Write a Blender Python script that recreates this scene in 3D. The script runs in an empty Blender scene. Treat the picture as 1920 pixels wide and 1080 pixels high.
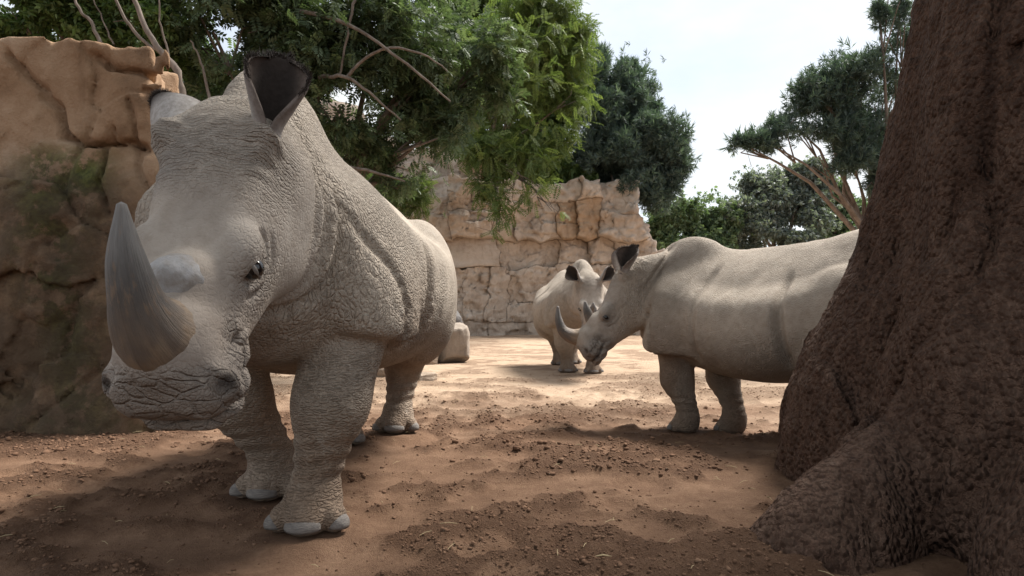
import bpy, math, random
import numpy as np
from mathutils import Vector, Matrix

random.seed(7)
RNG = np.random.default_rng(11)
scene = bpy.context.scene
COL = scene.collection
R = math.radians

# ------------------------------------------------------------------ camera, sky, sun, exposure
cam_d = bpy.data.cameras.new('camera')
cam = bpy.data.objects.new('camera', cam_d)
COL.objects.link(cam)
cam.location = (0.0, 0.0, 0.85)
cam.rotation_euler = (R(90), 0, 0)
cam_d.sensor_width = 36.0
cam_d.lens = 22.5
cam_d.shift_y = 40.0 / 1920.0
cam_d.clip_start = 0.05
cam_d.clip_end = 2000
scene.camera = cam

SUN_EL, SUN_AZ = 56.0, 52.0            # azimuth clockwise from +Y (the view direction) towards +X
world = bpy.data.worlds.new('World')
scene.world = world
world.use_nodes = True
wn, wl = world.node_tree.nodes, world.node_tree.links
wn.clear()
w_out = wn.new('ShaderNodeOutputWorld')
w_bg = wn.new('ShaderNodeBackground')
w_sky = wn.new('ShaderNodeTexSky')
w_sky.sky_type = 'NISHITA'
w_sky.sun_disc = False
w_sky.sun_elevation = R(SUN_EL)
w_sky.sun_rotation = R(SUN_AZ)
w_sky.air_density = 1.0
w_sky.dust_density = 1.5
w_tc = wn.new('ShaderNodeTexCoord')
w_map = wn.new('ShaderNodeMapping')
w_map.inputs['Scale'].default_value = (1.0, 1.0, 2.2)
w_noise = wn.new('ShaderNodeTexNoise')
w_noise.inputs['Scale'].default_value = 1.9
w_noise.inputs['Detail'].default_value = 7
w_noise.inputs['Roughness'].default_value = 0.55
w_ramp = wn.new('ShaderNodeValToRGB')
w_ramp.color_ramp.elements[0].position = 0.40
w_ramp.color_ramp.elements[1].position = 0.60
w_ramp.color_ramp.elements[0].color = (.50, .50, .50, 1)
w_mix = wn.new('ShaderNodeMixRGB')
w_mix.inputs['Color2'].default_value = (5.5, 5.7, 5.85, 1)
wl.new(w_tc.outputs['Generated'], w_map.inputs['Vector'])
wl.new(w_map.outputs['Vector'], w_noise.inputs['Vector'])
wl.new(w_noise.outputs['Fac'], w_ramp.inputs['Fac'])
wl.new(w_ramp.outputs['Color'], w_mix.inputs['Fac'])
wl.new(w_sky.outputs['Color'], w_mix.inputs['Color1'])
wl.new(w_mix.outputs['Color'], w_bg.inputs['Color'])
w_bg.inputs['Strength'].default_value = 0.1
wl.new(w_bg.outputs['Background'], w_out.inputs['Surface'])

sun_d = bpy.data.lights.new('sun', 'SUN')
sun_d.energy = 5.0
sun_d.angle = R(22)
sun_d.color = (1.0, 0.955, 0.89)
sun = bpy.data.objects.new('sun', sun_d)
COL.objects.link(sun)
sd = Vector((math.cos(R(SUN_EL)) * math.sin(R(SUN_AZ)), math.cos(R(SUN_EL)) * math.cos(R(SUN_AZ)), math.sin(R(SUN_EL))))
sun.rotation_euler = (-sd).to_track_quat('-Z', 'Y').to_euler()

scene.view_settings.view_transform = 'Standard'
scene.view_settings.look = 'None'
scene.view_settings.exposure = 0.95
scene.view_settings.gamma = 1.0
scene.view_settings.use_curve_mapping = False
scene.cycles.use_denoising = True
scene.cycles.max_bounces = 6
scene.cycles.transparent_max_bounces = 4

# ------------------------------------------------------------------ helpers
F32 = np.float32

def tag(o, label=None, cat=None, group=None, kind=None):
    if label: o['label'] = label
    if cat: o['category'] = cat
    if group: o['group'] = group
    if kind: o['kind'] = kind
    return o

def link(name, me, mat=None, parent=None):
    o = bpy.data.objects.new(name, me)
    COL.objects.link(o)
    if mat is not None and len(me.materials) == 0:
        me.materials.append(mat)
    if parent is not None:
        o.parent = parent
    return o

def empty(name, loc=(0, 0, 0), rz=0.0, s=1.0):
    o = bpy.data.objects.new(name, None)
    o.empty_display_size = 0.2
    o.location = loc
    o.rotation_euler = (0, 0, rz)
    o.scale = (s, s, s)
    COL.objects.link(o)
    return o

def mesh_np(name, V, faces, smooth=True):
    """V (n,3); faces: array (m,3|4) or a list of such arrays."""
    if isinstance(faces, np.ndarray):
        faces = [faces]
    me = bpy.data.meshes.new(name)
    V = np.asarray(V, F32)
    me.vertices.add(len(V))
    me.vertices.foreach_set('co', V.ravel())
    loops = np.concatenate([f.ravel() for f in faces]).astype(np.int32)
    tot = np.concatenate([np.full(len(f), f.shape[1], np.int32) for f in faces])
    start = np.concatenate([[0], np.cumsum(tot)[:-1]]).astype(np.int32)
    me.loops.add(len(loops))
    me.loops.foreach_set('vertex_index', loops)
    me.polygons.add(len(tot))
    me.polygons.foreach_set('loop_start', start)
    me.polygons.foreach_set('loop_total', tot)
    me.update(calc_edges=True)
    me.polygons.foreach_set('use_smooth', np.full(len(tot), smooth, bool))
    me.validate()
    return me

def attr_f(me, name, vals):
    a = me.attributes.new(name, 'FLOAT', 'POINT')
    a.data.foreach_set('value', np.asarray(vals, F32).ravel())

def attr_v(me, name, vals):
    a = me.attributes.new(name, 'FLOAT_VECTOR', 'POINT')
    a.data.foreach_set('vector', np.asarray(vals, F32).ravel())

def attr_c(me, name, rgb):
    rgb = np.asarray(rgb, F32)
    a = me.attributes.new(name, 'FLOAT_COLOR', 'POINT')
    a.data.foreach_set('color', np.concatenate([rgb, np.ones((len(rgb), 1), F32)], 1).ravel())

def _h(ix, iy, iz, seed):
    h = (ix.astype(np.uint32) * np.uint32(374761393) + iy.astype(np.uint32) * np.uint32(668265263)
         + iz.astype(np.uint32) * np.uint32(2246822519) + np.uint32(seed) * np.uint32(3266489917))
    h = (h ^ (h >> np.uint32(13))) * np.uint32(1274126177)
    h = h ^ (h >> np.uint32(16))
    return h

def vnoise(P, seed=0):
    """smooth value noise in -1..1"""
    P = np.asarray(P, F32)
    i = np.floor(P).astype(np.int64)
    f = P - i
    f = f * f * f * (f * (f * 6 - 15) + 10)
    out = np.zeros(len(P), F32)
    for dx in (0, 1):
        wx = f[:, 0] if dx else 1 - f[:, 0]
        for dy in (0, 1):
            wy = f[:, 1] if dy else 1 - f[:, 1]
            for dz in (0, 1):
                wz = f[:, 2] if dz else 1 - f[:, 2]
                out += wx * wy * wz * (_h(i[:, 0] + dx, i[:, 1] + dy, i[:, 2] + dz, seed).astype(F32) / F32(2**31) - 1)
    return out

def fbm(P, octaves=4, seed=0, gain=0.5, lac=2.03):
    P = np.asarray(P, F32)
    out = np.zeros(len(P), F32); a = 1.0; t = 0.0
    for k in range(octaves):
        out += a * vnoise(P, seed + 17 * k); t += a
        P = P * lac + 3.7; a *= gain
    return out / t

def voro(P, seed=0):
    """F1, F2 and a random value of the nearest cell."""
    P = np.asarray(P, F32)
    i = np.floor(P).astype(np.int64); f = P - i
    n = len(P)
    f1 = np.full(n, 9, F32); f2 = np.full(n, 9, F32); cid = np.zeros(n, F32)
    for dx in (-1, 0, 1):
        for dy in (-1, 0, 1):
            for dz in (-1, 0, 1):
                a, b, c = i[:, 0] + dx, i[:, 1] + dy, i[:, 2] + dz
                h = _h(a, b, c, seed); h2 = _h(a, b, c, seed + 5); h3 = _h(a, b, c, seed + 9)
                q = 2.0 ** -32
                d = np.sqrt((dx + h * q - f[:, 0]) ** 2 + (dy + h2 * q - f[:, 1]) ** 2 + (dz + h3 * q - f[:, 2]) ** 2).astype(F32)
                near = d < f1
                f2 = np.where(near, f1, np.minimum(f2, d))
                cid = np.where(near, (h3 ^ h).astype(F32) * F32(q), cid)
                f1 = np.where(near, d, f1)
    return f1, f2, cid

def sstep(a, b, x):
    t = np.clip((x - a) / (b - a), 0, 1)
    return t * t * (3 - 2 * t)

def smin(a, b, k):
    h = np.clip(0.5 + 0.5 * (b - a) / k, 0, 1)
    return b + (a - b) * h - k * h * (1 - h)

def smax(a, b, k):
    return -smin(-a, -b, k)

def rcone(P, a, b, r1, r2):
    a = np.asarray(a, F32); b = np.asarray(b, F32)
    ba = b - a
    pa = P - a
    h = np.clip((pa @ ba) / (ba @ ba), 0, 1)
    q = pa - h[:, None] * ba
    return np.sqrt((q * q).sum(1)) - (r1 + (r2 - r1) * h)

def ellip(P, c, r, M=None):
    q = P - np.asarray(c, F32)
    if M is not None:
        q = q @ np.asarray(M, F32)
    r = np.asarray(r, F32)
    k0 = np.sqrt(((q / r) ** 2).sum(1))
    k1 = np.sqrt(((q / (r * r)) ** 2).sum(1))
    return k0 * (k0 - 1) / np.maximum(k1, 1e-6)

def hermite(xs, ys, n=400):
    xs = np.asarray(xs, float); ys = np.asarray(ys, float)
    m = np.gradient(ys, xs)
    X = np.linspace(xs[0], xs[-1], n)
    i = np.clip(np.searchsorted(xs, X) - 1, 0, len(xs) - 2)
    h = xs[i + 1] - xs[i]; t = (X - xs[i]) / h
    Y = (2*t**3 - 3*t**2 + 1)*ys[i] + (t**3 - 2*t**2 + t)*h*m[i] + (-2*t**3 + 3*t**2)*ys[i+1] + (t**3 - t**2)*h*m[i+1]
    return X.astype(F32), Y.astype(F32)

class Loft:
    """implicit body swept along one axis with egg-shaped sections"""
    def __init__(self, rows, n=2.3, nt=2.3):
        A = np.array(rows, float)               # x, top, bottom, half width, height of the widest point 0..1
        self.x0, self.x1 = A[0, 0], A[-1, 0]
        self.X, self.top = hermite(A[:, 0], A[:, 1])
        self.bot = hermite(A[:, 0], A[:, 2])[1]
        self.hw = np.maximum(hermite(A[:, 0], A[:, 3])[1], 0.02)
        self.wp = hermite(A[:, 0], A[:, 4])[1]
        self.n = n; self.nt = nt
    def __call__(self, x, y, z):
        xc = np.clip(x, F32(self.x0), F32(self.x1))
        g = (xc - self.x0) * ((len(self.X) - 1) / (self.x1 - self.x0)); i = np.minimum(g.astype(np.int32), len(self.X) - 2); g = (g - i).astype(F32)
        top, bot, hw, wp = (q[i] + (q[i + 1] - q[i]) * g for q in (self.top, self.bot, self.hw, self.wp))
        zc = bot + (top - bot) * wp
        dz = z - zc
        hh = np.maximum(np.where(dz > 0, top - zc, zc - bot), 0.02)
        n = self.n if self.n == self.nt else (self.n + (self.nt - self.n) * sstep(0, .55, dz / hh)).astype(F32)
        r = ((np.abs(y) / hw) ** n + (np.abs(dz) / hh) ** n) ** (1.0 / n)
        rad = np.sqrt(y * y + dz * dz)
        d = np.where(r > 0.15, rad - rad / np.maximum(r, 0.15), -np.minimum(hw, hh) * (1 - r))
        dx = np.abs(x - xc)
        return np.where(dx > 0, np.sqrt(np.maximum(d, 0) ** 2 + dx * dx) + np.minimum(d, 0) * (dx <= 0), d).astype(F32)

def mesh_sdf(fn, lo, hi, h, band=0.09):
    """surface nets over a narrow band of fn"""
    lo = np.asarray(lo, float); hi = np.asarray(hi, float)
    nb = np.ceil((hi - lo) / (4 * h)).astype(int) + 1
    cx = [lo[a] + 4 * h * (np.arange(nb[a]) + 0.5) for a in range(3)]
    G = np.stack(np.meshgrid(*cx, indexing='ij'), -1).reshape(-1, 3).astype(F32)
    def ev(Q):
        return np.concatenate([fn(Q[s:s + 60000]) for s in range(0, len(Q), 60000)]).astype(F32)
    C = ev(G)
    act = np.abs(C) < band + 4 * h
    D = np.repeat(np.repeat(np.repeat(C.reshape(nb), 4, 0), 4, 1), 4, 2)
    ai = np.argwhere(act.reshape(nb))
    o4 = np.stack(np.meshgrid(*[np.arange(4)] * 3, indexing='ij'), -1).reshape(-1, 3)
    I = (ai[:, None, :] * 4 + o4[None]).reshape(-1, 3)
    D[I[:, 0], I[:, 1], I[:, 2]] = ev((lo + h * (I + 0.5)).astype(F32))
    S = D < 0
    c8 = [S[dx:S.shape[0] - 1 + dx, dy:S.shape[1] - 1 + dy, dz:S.shape[2] - 1 + dz] for dx in (0, 1) for dy in (0, 1) for dz in (0, 1)]
    anyv = c8[0].copy(); allv = c8[0].copy()
    for c in c8[1:]:
        anyv |= c; allv &= c
    cell = np.argwhere(anyv & ~allv)
    idx = np.full(anyv.shape, -1, np.int32)
    idx[cell[:, 0], cell[:, 1], cell[:, 2]] = np.arange(len(cell))
    acc = np.zeros((len(cell), 3), F32); cnt = np.zeros(len(cell), F32)
    off = [(dx, dy, dz) for dx in (0, 1) for dy in (0, 1) for dz in (0, 1)]
    dv = {o: D[cell[:, 0] + o[0], cell[:, 1] + o[1], cell[:, 2] + o[2]] for o in off}
    for o in off:
        for a in range(3):
            if o[a] == 0:
                p = list(o); p[a] = 1; p = tuple(p)
                a0, a1 = dv[o], dv[p]
                m = (a0 < 0) != (a1 < 0)
                t = a0 / np.where(m, a0 - a1, 1)
                q = np.array(o, F32)[None] + np.zeros((len(cell), 1), F32)
                q[:, a] += t
                acc += q * m[:, None]; cnt += m
    V = lo + h * (cell + acc / np.maximum(cnt, 1)[:, None] + 0.5)
    F = []
    for a in range(3):
        b, c = (a + 1) % 3, (a + 2) % 3
        s0 = np.take(S, range(S.shape[a] - 1), a); s1 = np.take(S, range(1, S.shape[a]), a)
        e = np.argwhere(s0 != s1)
        ok = (e[:, b] > 0) & (e[:, c] > 0) & (e[:, b] < S.shape[b] - 1) & (e[:, c] < S.shape[c] - 1)
        e = e[ok]
        inside = S[e[:, 0], e[:, 1], e[:, 2]]
        def cid(db, dc):
            q = e.copy(); q[:, b] += db; q[:, c] += dc
            return idx[q[:, 0], q[:, 1], q[:, 2]]
        Q = np.stack([cid(-1, -1), cid(0, -1), cid(0, 0), cid(-1, 0)], 1)
        Q[~inside] = Q[~inside][:, ::-1]
        F.append(Q)
    F = np.concatenate(F)
    F = F[(F >= 0).all(1)]
    return V.astype(F32), F

def smooth_np(V, F, it=2, lam=0.5):
    n = len(V)
    E = np.concatenate([F[:, [0, 1]], F[:, [1, 2]], F[:, [2, 3]], F[:, [3, 0]]])
    a = np.concatenate([E[:, 0], E[:, 1]]); b = np.concatenate([E[:, 1], E[:, 0]])
    cnt = np.bincount(a, minlength=n)
    for _ in range(it):
        M = np.stack([np.bincount(a, V[b, k], n) for k in range(3)], 1) / np.maximum(cnt, 1)[:, None]
        V = V + lam * (M - V)
    return V.astype(F32)

def normals_np(V, F):
    n = np.cross(V[F[:, 2]] - V[F[:, 0]], V[F[:, 3]] - V[F[:, 1]])
    N = np.zeros_like(V)
    for k in range(4):
        for c in range(3):
            N[:, c] += np.bincount(F[:, k], n[:, c], len(V)).astype(F32)
    return N / np.maximum(np.linalg.norm(N, axis=1, keepdims=True), 1e-9)

def tube_np(path, radii, sides=7, cap=True):
    path = np.asarray(path, float); radii = np.asarray(radii, float)
    n = len(path)
    T = np.gradient(path, axis=0); T /= np.linalg.norm(T, axis=1, keepdims=True) + 1e-9
    ref = np.array([0.31, 0.2, 0.93]) if abs(T[0] @ np.array([0.31, 0.2, 0.93])) < 0.9 else np.array([1.0, 0.1, 0])
    V = []
    for i in range(n):
        b = np.cross(T[i], ref); b /= np.linalg.norm(b) + 1e-9
        c = np.cross(b, T[i]); ref = c
        th = np.arange(sides) * 2 * np.pi / sides
        V.append(path[i] + radii[i] * (np.cos(th)[:, None] * b + np.sin(th)[:, None] * c))
    V = np.concatenate(V)
    k = np.arange(sides); k2 = (k + 1) % sides
    F = np.concatenate([np.stack([i * sides + k, i * sides + k2, (i + 1) * sides + k2, (i + 1) * sides + k], 1) for i in range(n - 1)])
    return V, F

class Bag:
    """collects vertex/quad arrays for one mesh"""
    def __init__(self): self.V = []; self.F = []; self.n = 0
    def add(self, V, F):
        self.V.append(np.asarray(V, F32)); self.F.append(np.asarray(F) + self.n); self.n += len(V)
    def mesh(self, name, smooth=True):
        return mesh_np(name, np.concatenate(self.V), np.concatenate(self.F), smooth)

# ------------------------------------------------------------------ material helpers
class NT:
    def __init__(self, name, rough=0.8, spec=0.3):
        self.m = bpy.data.materials.new(name)
        self.m.use_nodes = True
        self.n = self.m.node_tree.nodes; self.l = self.m.node_tree.links
        self.b = self.n['Principled BSDF']
        self.b.inputs['Roughness'].default_value = rough
        self.b.inputs['Specular IOR Level'].default_value = spec
    def node(self, t, **kw):
        nd = self.n.new(t)
        for k, v in kw.items():
            setattr(nd, k, v)
        return nd
    def put(self, sock, v):
        if hasattr(v, 'links') or isinstance(v, bpy.types.NodeSocket):
            self.l.new(v, sock)
        else:
            sock.default_value = v
    def coord(self, kind='Object'):
        return self.node('ShaderNodeTexCoord').outputs[kind]
    def attr(self, name, out='Fac'):
        a = self.node('ShaderNodeAttribute'); a.attribute_name = name
        return a.outputs[out]
    def mapping(self, vec, scale=(1, 1, 1), rot=(0, 0, 0)):
        m = self.node('ShaderNodeMapping')
        self.l.new(vec, m.inputs['Vector'])
        m.inputs['Scale'].default_value = scale; m.inputs['Rotation'].default_value = rot
        return m.outputs['Vector']
    def noise(self, vec, scale=5, detail=4, rough=0.55, dist=0.0, out='Fac'):
        t = self.node('ShaderNodeTexNoise')
        if vec is not None: self.l.new(vec, t.inputs['Vector'])
        t.inputs['Scale'].default_value = scale; t.inputs['Detail'].default_value = detail
        t.inputs['Roughness'].default_value = rough; t.inputs['Distortion'].default_value = dist
        return t.outputs[out]
    def voronoi(self, vec, scale=5, feature='DISTANCE_TO_EDGE', out='Distance', rnd=1.0):
        t = self.node('ShaderNodeTexVoronoi', feature=feature)
        self.l.new(vec, t.inputs['Vector'])
        t.inputs['Scale'].default_value = scale
        t.inputs['Randomness'].default_value = rnd
        return t.outputs[out]
    def math(self, op, a, b=0.0, c=None, clamp=False):
        m = self.node('ShaderNodeMath', operation=op); m.use_clamp = clamp
        self.put(m.inputs[0], a); self.put(m.inputs[1], b)
        if c is not None: self.put(m.inputs[2], c)
        return m.outputs[0]
    def vadd(self, a, b, op='ADD'):
        m = self.node('ShaderNodeVectorMath', operation=op)
        self.put(m.inputs[0], a); self.put(m.inputs[1], b)
        return m.outputs[0]
    def vscale(self, a, s):
        m = self.node('ShaderNodeVectorMath', operation='SCALE')
        self.put(m.inputs[0], a); self.put(m.inputs['Scale'], s)
        return m.outputs[0]
    def ss(self, v, lo, hi, a=0.0, b=1.0):
        m = self.node('ShaderNodeMapRange', interpolation_type='SMOOTHSTEP')
        self.put(m.inputs[0], v)
        m.inputs[1].default_value = lo; m.inputs[2].default_value = hi
        m.inputs[3].default_value = a; m.inputs[4].default_value = b
        return m.outputs[0]
    def ramp(self, fac, stops):
        r = self.node('ShaderNodeValToRGB')
        self.l.new(fac, r.inputs['Fac'])
        e = r.color_ramp.elements
        while len(e) < len(stops): e.new(0.5)
        for k, (p, c) in enumerate(stops):
            e[k].position = p; e[k].color = (*c, 1) if len(c) == 3 else c
        return r.outputs['Color']
    def mix(self, fac, a, b, mode='MIX'):
        m = self.node('ShaderNodeMixRGB', blend_type=mode)
        self.put(m.inputs['Fac'], fac)
        for s, v in (('Color1', a), ('Color2', b)):
            if isinstance(v, tuple) and len(v) == 3: v = (*v, 1)
            self.put(m.inputs[s], v)
        return m.outputs['Color']
    def bump(self, height, strength=1.0, dist=0.02, normal=None):
        b = self.node('ShaderNodeBump')
        self.put(b.inputs['Strength'], strength)
        b.inputs['Distance'].default_value = dist
        self.l.new(height, b.inputs['Height'])
        if normal is not None: self.l.new(normal, b.inputs['Normal'])
        return b.outputs['Normal']
    def color(self, c): self.put(self.b.inputs['Base Color'], (*c, 1) if isinstance(c, tuple) and len(c) == 3 else c); return self
    def normal(self, n): self.l.new(n, self.b.inputs['Normal']); return self
# ------------------------------------------------------------------ rhinoceros
TORSO_ROWS = [(-2.02, 1.24, 1.00, .10, .5), (-1.95, 1.42, .88, .28, .5), (-1.80, 1.58, .76, .42, .5), (-1.55, 1.655, .68, .52, .47),
              (-1.20, 1.63, .57, .60, .40), (-.85, 1.605, .50, .635, .38), (-.45, 1.60, .51, .60, .38), (-.10, 1.645, .57, .51, .40),
              (.12, 1.65, .62, .45, .42), (.35, 1.54, .70, .36, .45), (.55, 1.36, .83, .26, .5), (.62, 1.22, .93, .15, .5)]
HEAD_ROWS = [(-.20, .06, -.26, .15, .5), (-.07, .135, -.36, .195, .52), (.06, .15, -.41, .205, .54), (.20, .125, -.41, .205, .56), (.34, .10, -.36, .192, .58),
             (.48, .09, -.29, .170, .58), (.60, .10, -.235, .150, .55), (.70, .11, -.20, .145, .5), (.79, .085, -.175, .150, .48),
             (.85, .03, -.15, .135, .45), (.89, -.02, -.12, .10, .45)]

def _rx(a):
    c, s_ = math.cos(a), math.sin(a)
    return np.array([[1, 0, 0], [0, c, -s_], [0, s_, c]], F32)
SHT = {1: _rx(R(14)), -1: _rx(R(-14))}

class HeadFrame:
    def __init__(s, poll, pitch, yaw, roll=0.0, k=1.0):
        s.k = k
        th, ps, ro = R(pitch), R(yaw), R(roll)
        s.p = np.array(poll, F32)
        a = np.array([math.cos(th) * math.cos(ps), math.cos(th) * math.sin(ps), -math.sin(th)])
        w = np.array([-math.sin(ps), math.cos(ps), 0.0])
        u = np.cross(a, w)
        w, u = w * math.cos(ro) + u * math.sin(ro), u * math.cos(ro) - w * math.sin(ro)
        s.M = np.stack([a, w, u], 1).astype(F32)      # columns a, w, u
    def to(s, P): return (P - s.p) @ s.M / F32(s.k)
    def pt(s, t, w, u): return s.p + s.M @ np.array([t, w, u], F32) * s.k
    def vec(s, t, w, u): return s.M @ np.array([t, w, u], F32)

def groove(d, g, width, depth, mask):
    return d + depth * np.exp(-(g / width) ** 2) * mask

def leg_chain(kind, side, foot):
    """joints of one leg; foot = (x, y, lift, toe pitch)"""
    fx, fy, lift = foot[:3]
    if kind == 'front':
        elbow = (0.02 + fx * 0.15, side * .29, .80)
        fet = (fx - .045, fy, .17 + lift)
        kx = (elbow[0] + fet[0]) / 2 + .05 + lift * .5
        knee = (kx, (elbow[1] * .6 + fy * .4) , .47 + lift * .3)
        return [(elbow, .178), (knee, .134), (fet, .082)]
    stifle = (-1.36 + (fx + 1.5) * .25, side * .35, .76)
    fet = (fx - .05, fy, .17 + lift)
    hock = (fx - .12 + lift * .2, fy * .8 + side * .06, .45 + lift * .3)
    return [(stifle, .225), (hock, .120), (fet, .084)]

def make_rhino_sdf(pr):
    torso = Loft([(a, b - pr.get('rump', 0) * float(np.exp(-((a + 1.6) / .45) ** 2)), c, d, e) for a, b, c, d, e in TORSO_ROWS], 2.3, 1.28)
    headl = Loft(HEAD_ROWS, 2.5, 2.5)
    HF = HeadFrame(pr['poll'], pr['pitch'], pr['yaw'], pr.get('roll', 0), pr.get('hk', .9))
    legs = {}
    for kk in ('fl', 'fr', 'hl', 'hr'):
        side = 1 if kk[1] == 'l' else -1
        legs[kk] = (side, pr[kk], leg_chain('front' if kk[0] == 'f' else 'hind', side, pr[kk]))
    nb = HF.pt(-.02, 0, -.18)            # where the neck meets the skull
    nape = HF.pt(-.08, 0, -.01)

    def fn(P):
        x, y, z = P[:, 0], P[:, 1], P[:, 2]
        ay = np.abs(y)
        d = torso(x, y, z)
        d = smin(d, ellip(P, (.07, 0, 1.52), (.34, .15, .225)), .10)                # nuchal hump
        d = smin(d, ellip(P, (-1.50, 0, 1.49 - pr.get('rump', 0)), (.30, .15, .16)), .12)               # rump
        # ribs and belly sag
        d = d + .006 * np.sin((x + .25 * z) * 26.0) * sstep(-1.15, -.95, x) * sstep(-.45, -.6, x) * sstep(.75, 1.0, z) * sstep(1.5, 1.3, z)
        xa, xb = float(x.min()), float(x.max())
        for s in (1, -1):
            # shoulder sleeve with a hem above the leg
            sh = ellip(P, (-.02, s * .315, .95), (.36, .225, .46), SHT[s])
            hem = (.695 + .10 * sstep(0.05, -.42, x) * 0 + .16 * np.clip(-(x + .02) - .25, 0, 1) + .22 * np.clip(x - .12, 0, 1)) - z
            sh = smax(sh, hem, .05)
            d = smin(d, sh, .05)
            th = ellip(P, (-1.44, s * .345, .93), (.37, .25, .46))
            d = smin(d, th, .035)
        # folds of the trunk
        side_m = sstep(.15, .3, ay)
        d = groove(d, x + .33 + .16 * (z - 1.0) ** 2, .030, .030, side_m * sstep(.6, .75, z) * sstep(1.55, 1.35, z))
        d = groove(d, x + 1.08 - .10 * (z - 1.0), .035, .065, side_m * sstep(.62, .75, z) * sstep(1.42, 1.15, z))
        d = groove(d, (x - .30) * .85 - (z - 1.2) * .30 + .05 * np.sin(z * 9), .022, .020, sstep(.6, .8, z) * sstep(1.62, 1.45, z) * side_m)
        if xb > -.45:
          # neck
          n1 = rcone(P, (.15, 0, 1.08), nb, .41, .225)
          n2 = rcone(P, (.10, 0, 1.50), nape, .17, .120)
          n3 = rcone(P, (.26, 0, .88), HF.pt(.12, 0, -.26), .25, .15)
          nk = smin(smin(n1, n2, .12), n3, .14)
          d = smin(d, nk, .07)
          # collar folds run round the neck
          L = np.array(nb) - np.array([.15, 0, 1.08]); LL = float(np.linalg.norm(L)); Ln = (L / LL).astype(F32)
          s_n = (P - np.array([.15, 0, 1.08], F32)) @ Ln + .03 * np.sin(z * 7 + ay * 5)
          nm = sstep(.03, .12, ay)
          for c, w, dp in ((.40, .028, .042), (.52, .022, .034), (.60, .018, .026)):
              d = groove(d, s_n - c * LL / .62, w, dp, nm * sstep(-.02, .06, x - .15))
        # legs
        for kk, (s, foot, ch) in legs.items():
            if kk[0] == 'f' and (xb < -.75 or xa > .75): continue
            if kk[0] == 'h' and xa > -.75: continue
            lg = rcone(P, ch[0][0], ch[1][0], ch[0][1], ch[1][1])
            lg = smin(lg, rcone(P, ch[1][0], ch[2][0], ch[1][1], ch[2][1]), .07)
            fx, fy, lift = foot[:3]
            ft = np.array([fx, fy, lift], F32)
            Q = P - ft
            if len(foot) > 3:
                c_, s_ = math.cos(foot[3]), math.sin(foot[3])
                Q = np.stack([Q[:, 0] * c_ + Q[:, 2] * s_, Q[:, 1], -Q[:, 0] * s_ + Q[:, 2] * c_], 1)
            if len(foot) > 4:
                c_, s_ = math.cos(foot[4]), math.sin(foot[4])
                Q = np.stack([Q[:, 0] * c_ + Q[:, 1] * s_, -Q[:, 0] * s_ + Q[:, 1] * c_, Q[:, 2]], 1)
            f = ellip(Q, (-.012, 0, .080), (.118, .110, .112))
            lg = smin(lg, f, .07)
            toe = ellip(Q, (.075, 0, .055), (.062, .074, .062))
            toe = np.minimum(toe, ellip(Q, (.038, .099, .052), (.058, .043, .056)))
            toe = np.minimum(toe, ellip(Q, (.038, -.099, .052), (.058, .043, .056)))
            lg = smin(lg, toe, .022)
            lg = smax(lg, -Q[:, 2] + .004, .02)
            zz = P[:, 2] - lift
            lg = lg + (.0045 * np.sin(zz * 105 + 2.0 * np.sin(P[:, 0] * 9 + s) + 1.5 * np.sin(P[:, 1] * 13)) * sstep(.14, .2, zz) * sstep(.42, .3, zz))
            d = smin(d, lg, .020 if kk[0] == 'f' else .06)
        # tail
        if xa < -1.7:
          d = smin(d, rcone(P, (-2.0, 0, 1.30), (-2.10, 0, 1.0), .06, .035), .05)
          d = smin(d, rcone(P, (-2.10, 0, 1.0), (-2.10, 0, .72), .035, .022), .03)
        if xb < .1: return d
        # head
        H = HF.to(P)
        t, w, u = H[:, 0], H[:, 1], H[:, 2]
        aw = np.abs(w)
        hd = headl(t, w, u)
        A = np.stack([t, aw, u], 1)
        hd = smin(hd, ellip(A, (.405, .150, .045), (.080, .050, .050)), .05)          # orbit
        hd = smin(hd, ellip(A, (.715, 0, .060), (.132, .124, .100)), .05)            # horn boss
        hd = smin(hd, ellip(A, (.53, 0, .07), (.085, .10, .07)), .05)                # rear horn base
        hd = smin(hd, ellip(A, (.795, .080, -.045), (.090, .108, .095)), .04)        # upper lip
        hd = smin(hd, ellip(A, (.775, .065, -.145), (.122, .102, .048)), .02)
        hd = smin(hd, ellip(A, (.790, 0, -.135), (.108, .110, .050)), .03)        # lower lip
        hd = smin(hd, ellip(A, (.670, .115, -.105), (.07, .040, .055)), .04)        # corner of the mouth
        hd = smin(hd, ellip(A, (.16, .13, -.26), (.20, .10, .17)), .08)              # jowl
        hd = smin(hd, ellip(A, (-.01, .155, .085), (.06, .05, .065)), .06)           # ear root
        hd = smax(hd, -ellip(A, (.825, .170, .005), (.020, .024, .030)), .018)       # nostril
        front = sstep(.60, .70, t)
        hd = groove(hd, u + .118 - .008 * np.sin(t * 30), .012, .024, front)
        hd = groove(hd, u + .055 + .25 * (t - .75) ** 2 * 4 + .012 * np.sin(t * 41 + aw * 20), .012, .014, sstep(.58, .66, t) * sstep(.07, .10, aw))
        hd = groove(hd, t - .735 + .35 * aw + .012 * np.sin(aw * 50), .012, .012, sstep(.09, .13, aw) * sstep(.06, .0, u) * sstep(-.12, -.08, u))       # mouth line
        hd = groove(hd, np.hypot(t - .40, u - .02) - .085, .010, .014, sstep(.1, .14, aw) * sstep(.02, -.02, u - .02))
        hd = groove(hd, np.hypot(t - .41, u - .02) - .125, .011, .013, sstep(.1, .14, aw) * sstep(-.01, -.05, u))
        hd = hd + .0072 * (1 - 2 * np.abs(np.sin((t - .30 * u + .25 * aw) * 33 + 1.6 * np.sin(aw * 17 + 1) + 1.2 * np.sin(u * 21))))  * sstep(.56, .68, t) * sstep(.04, -.04, u - .09 * sstep(.76, .83, t))
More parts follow.
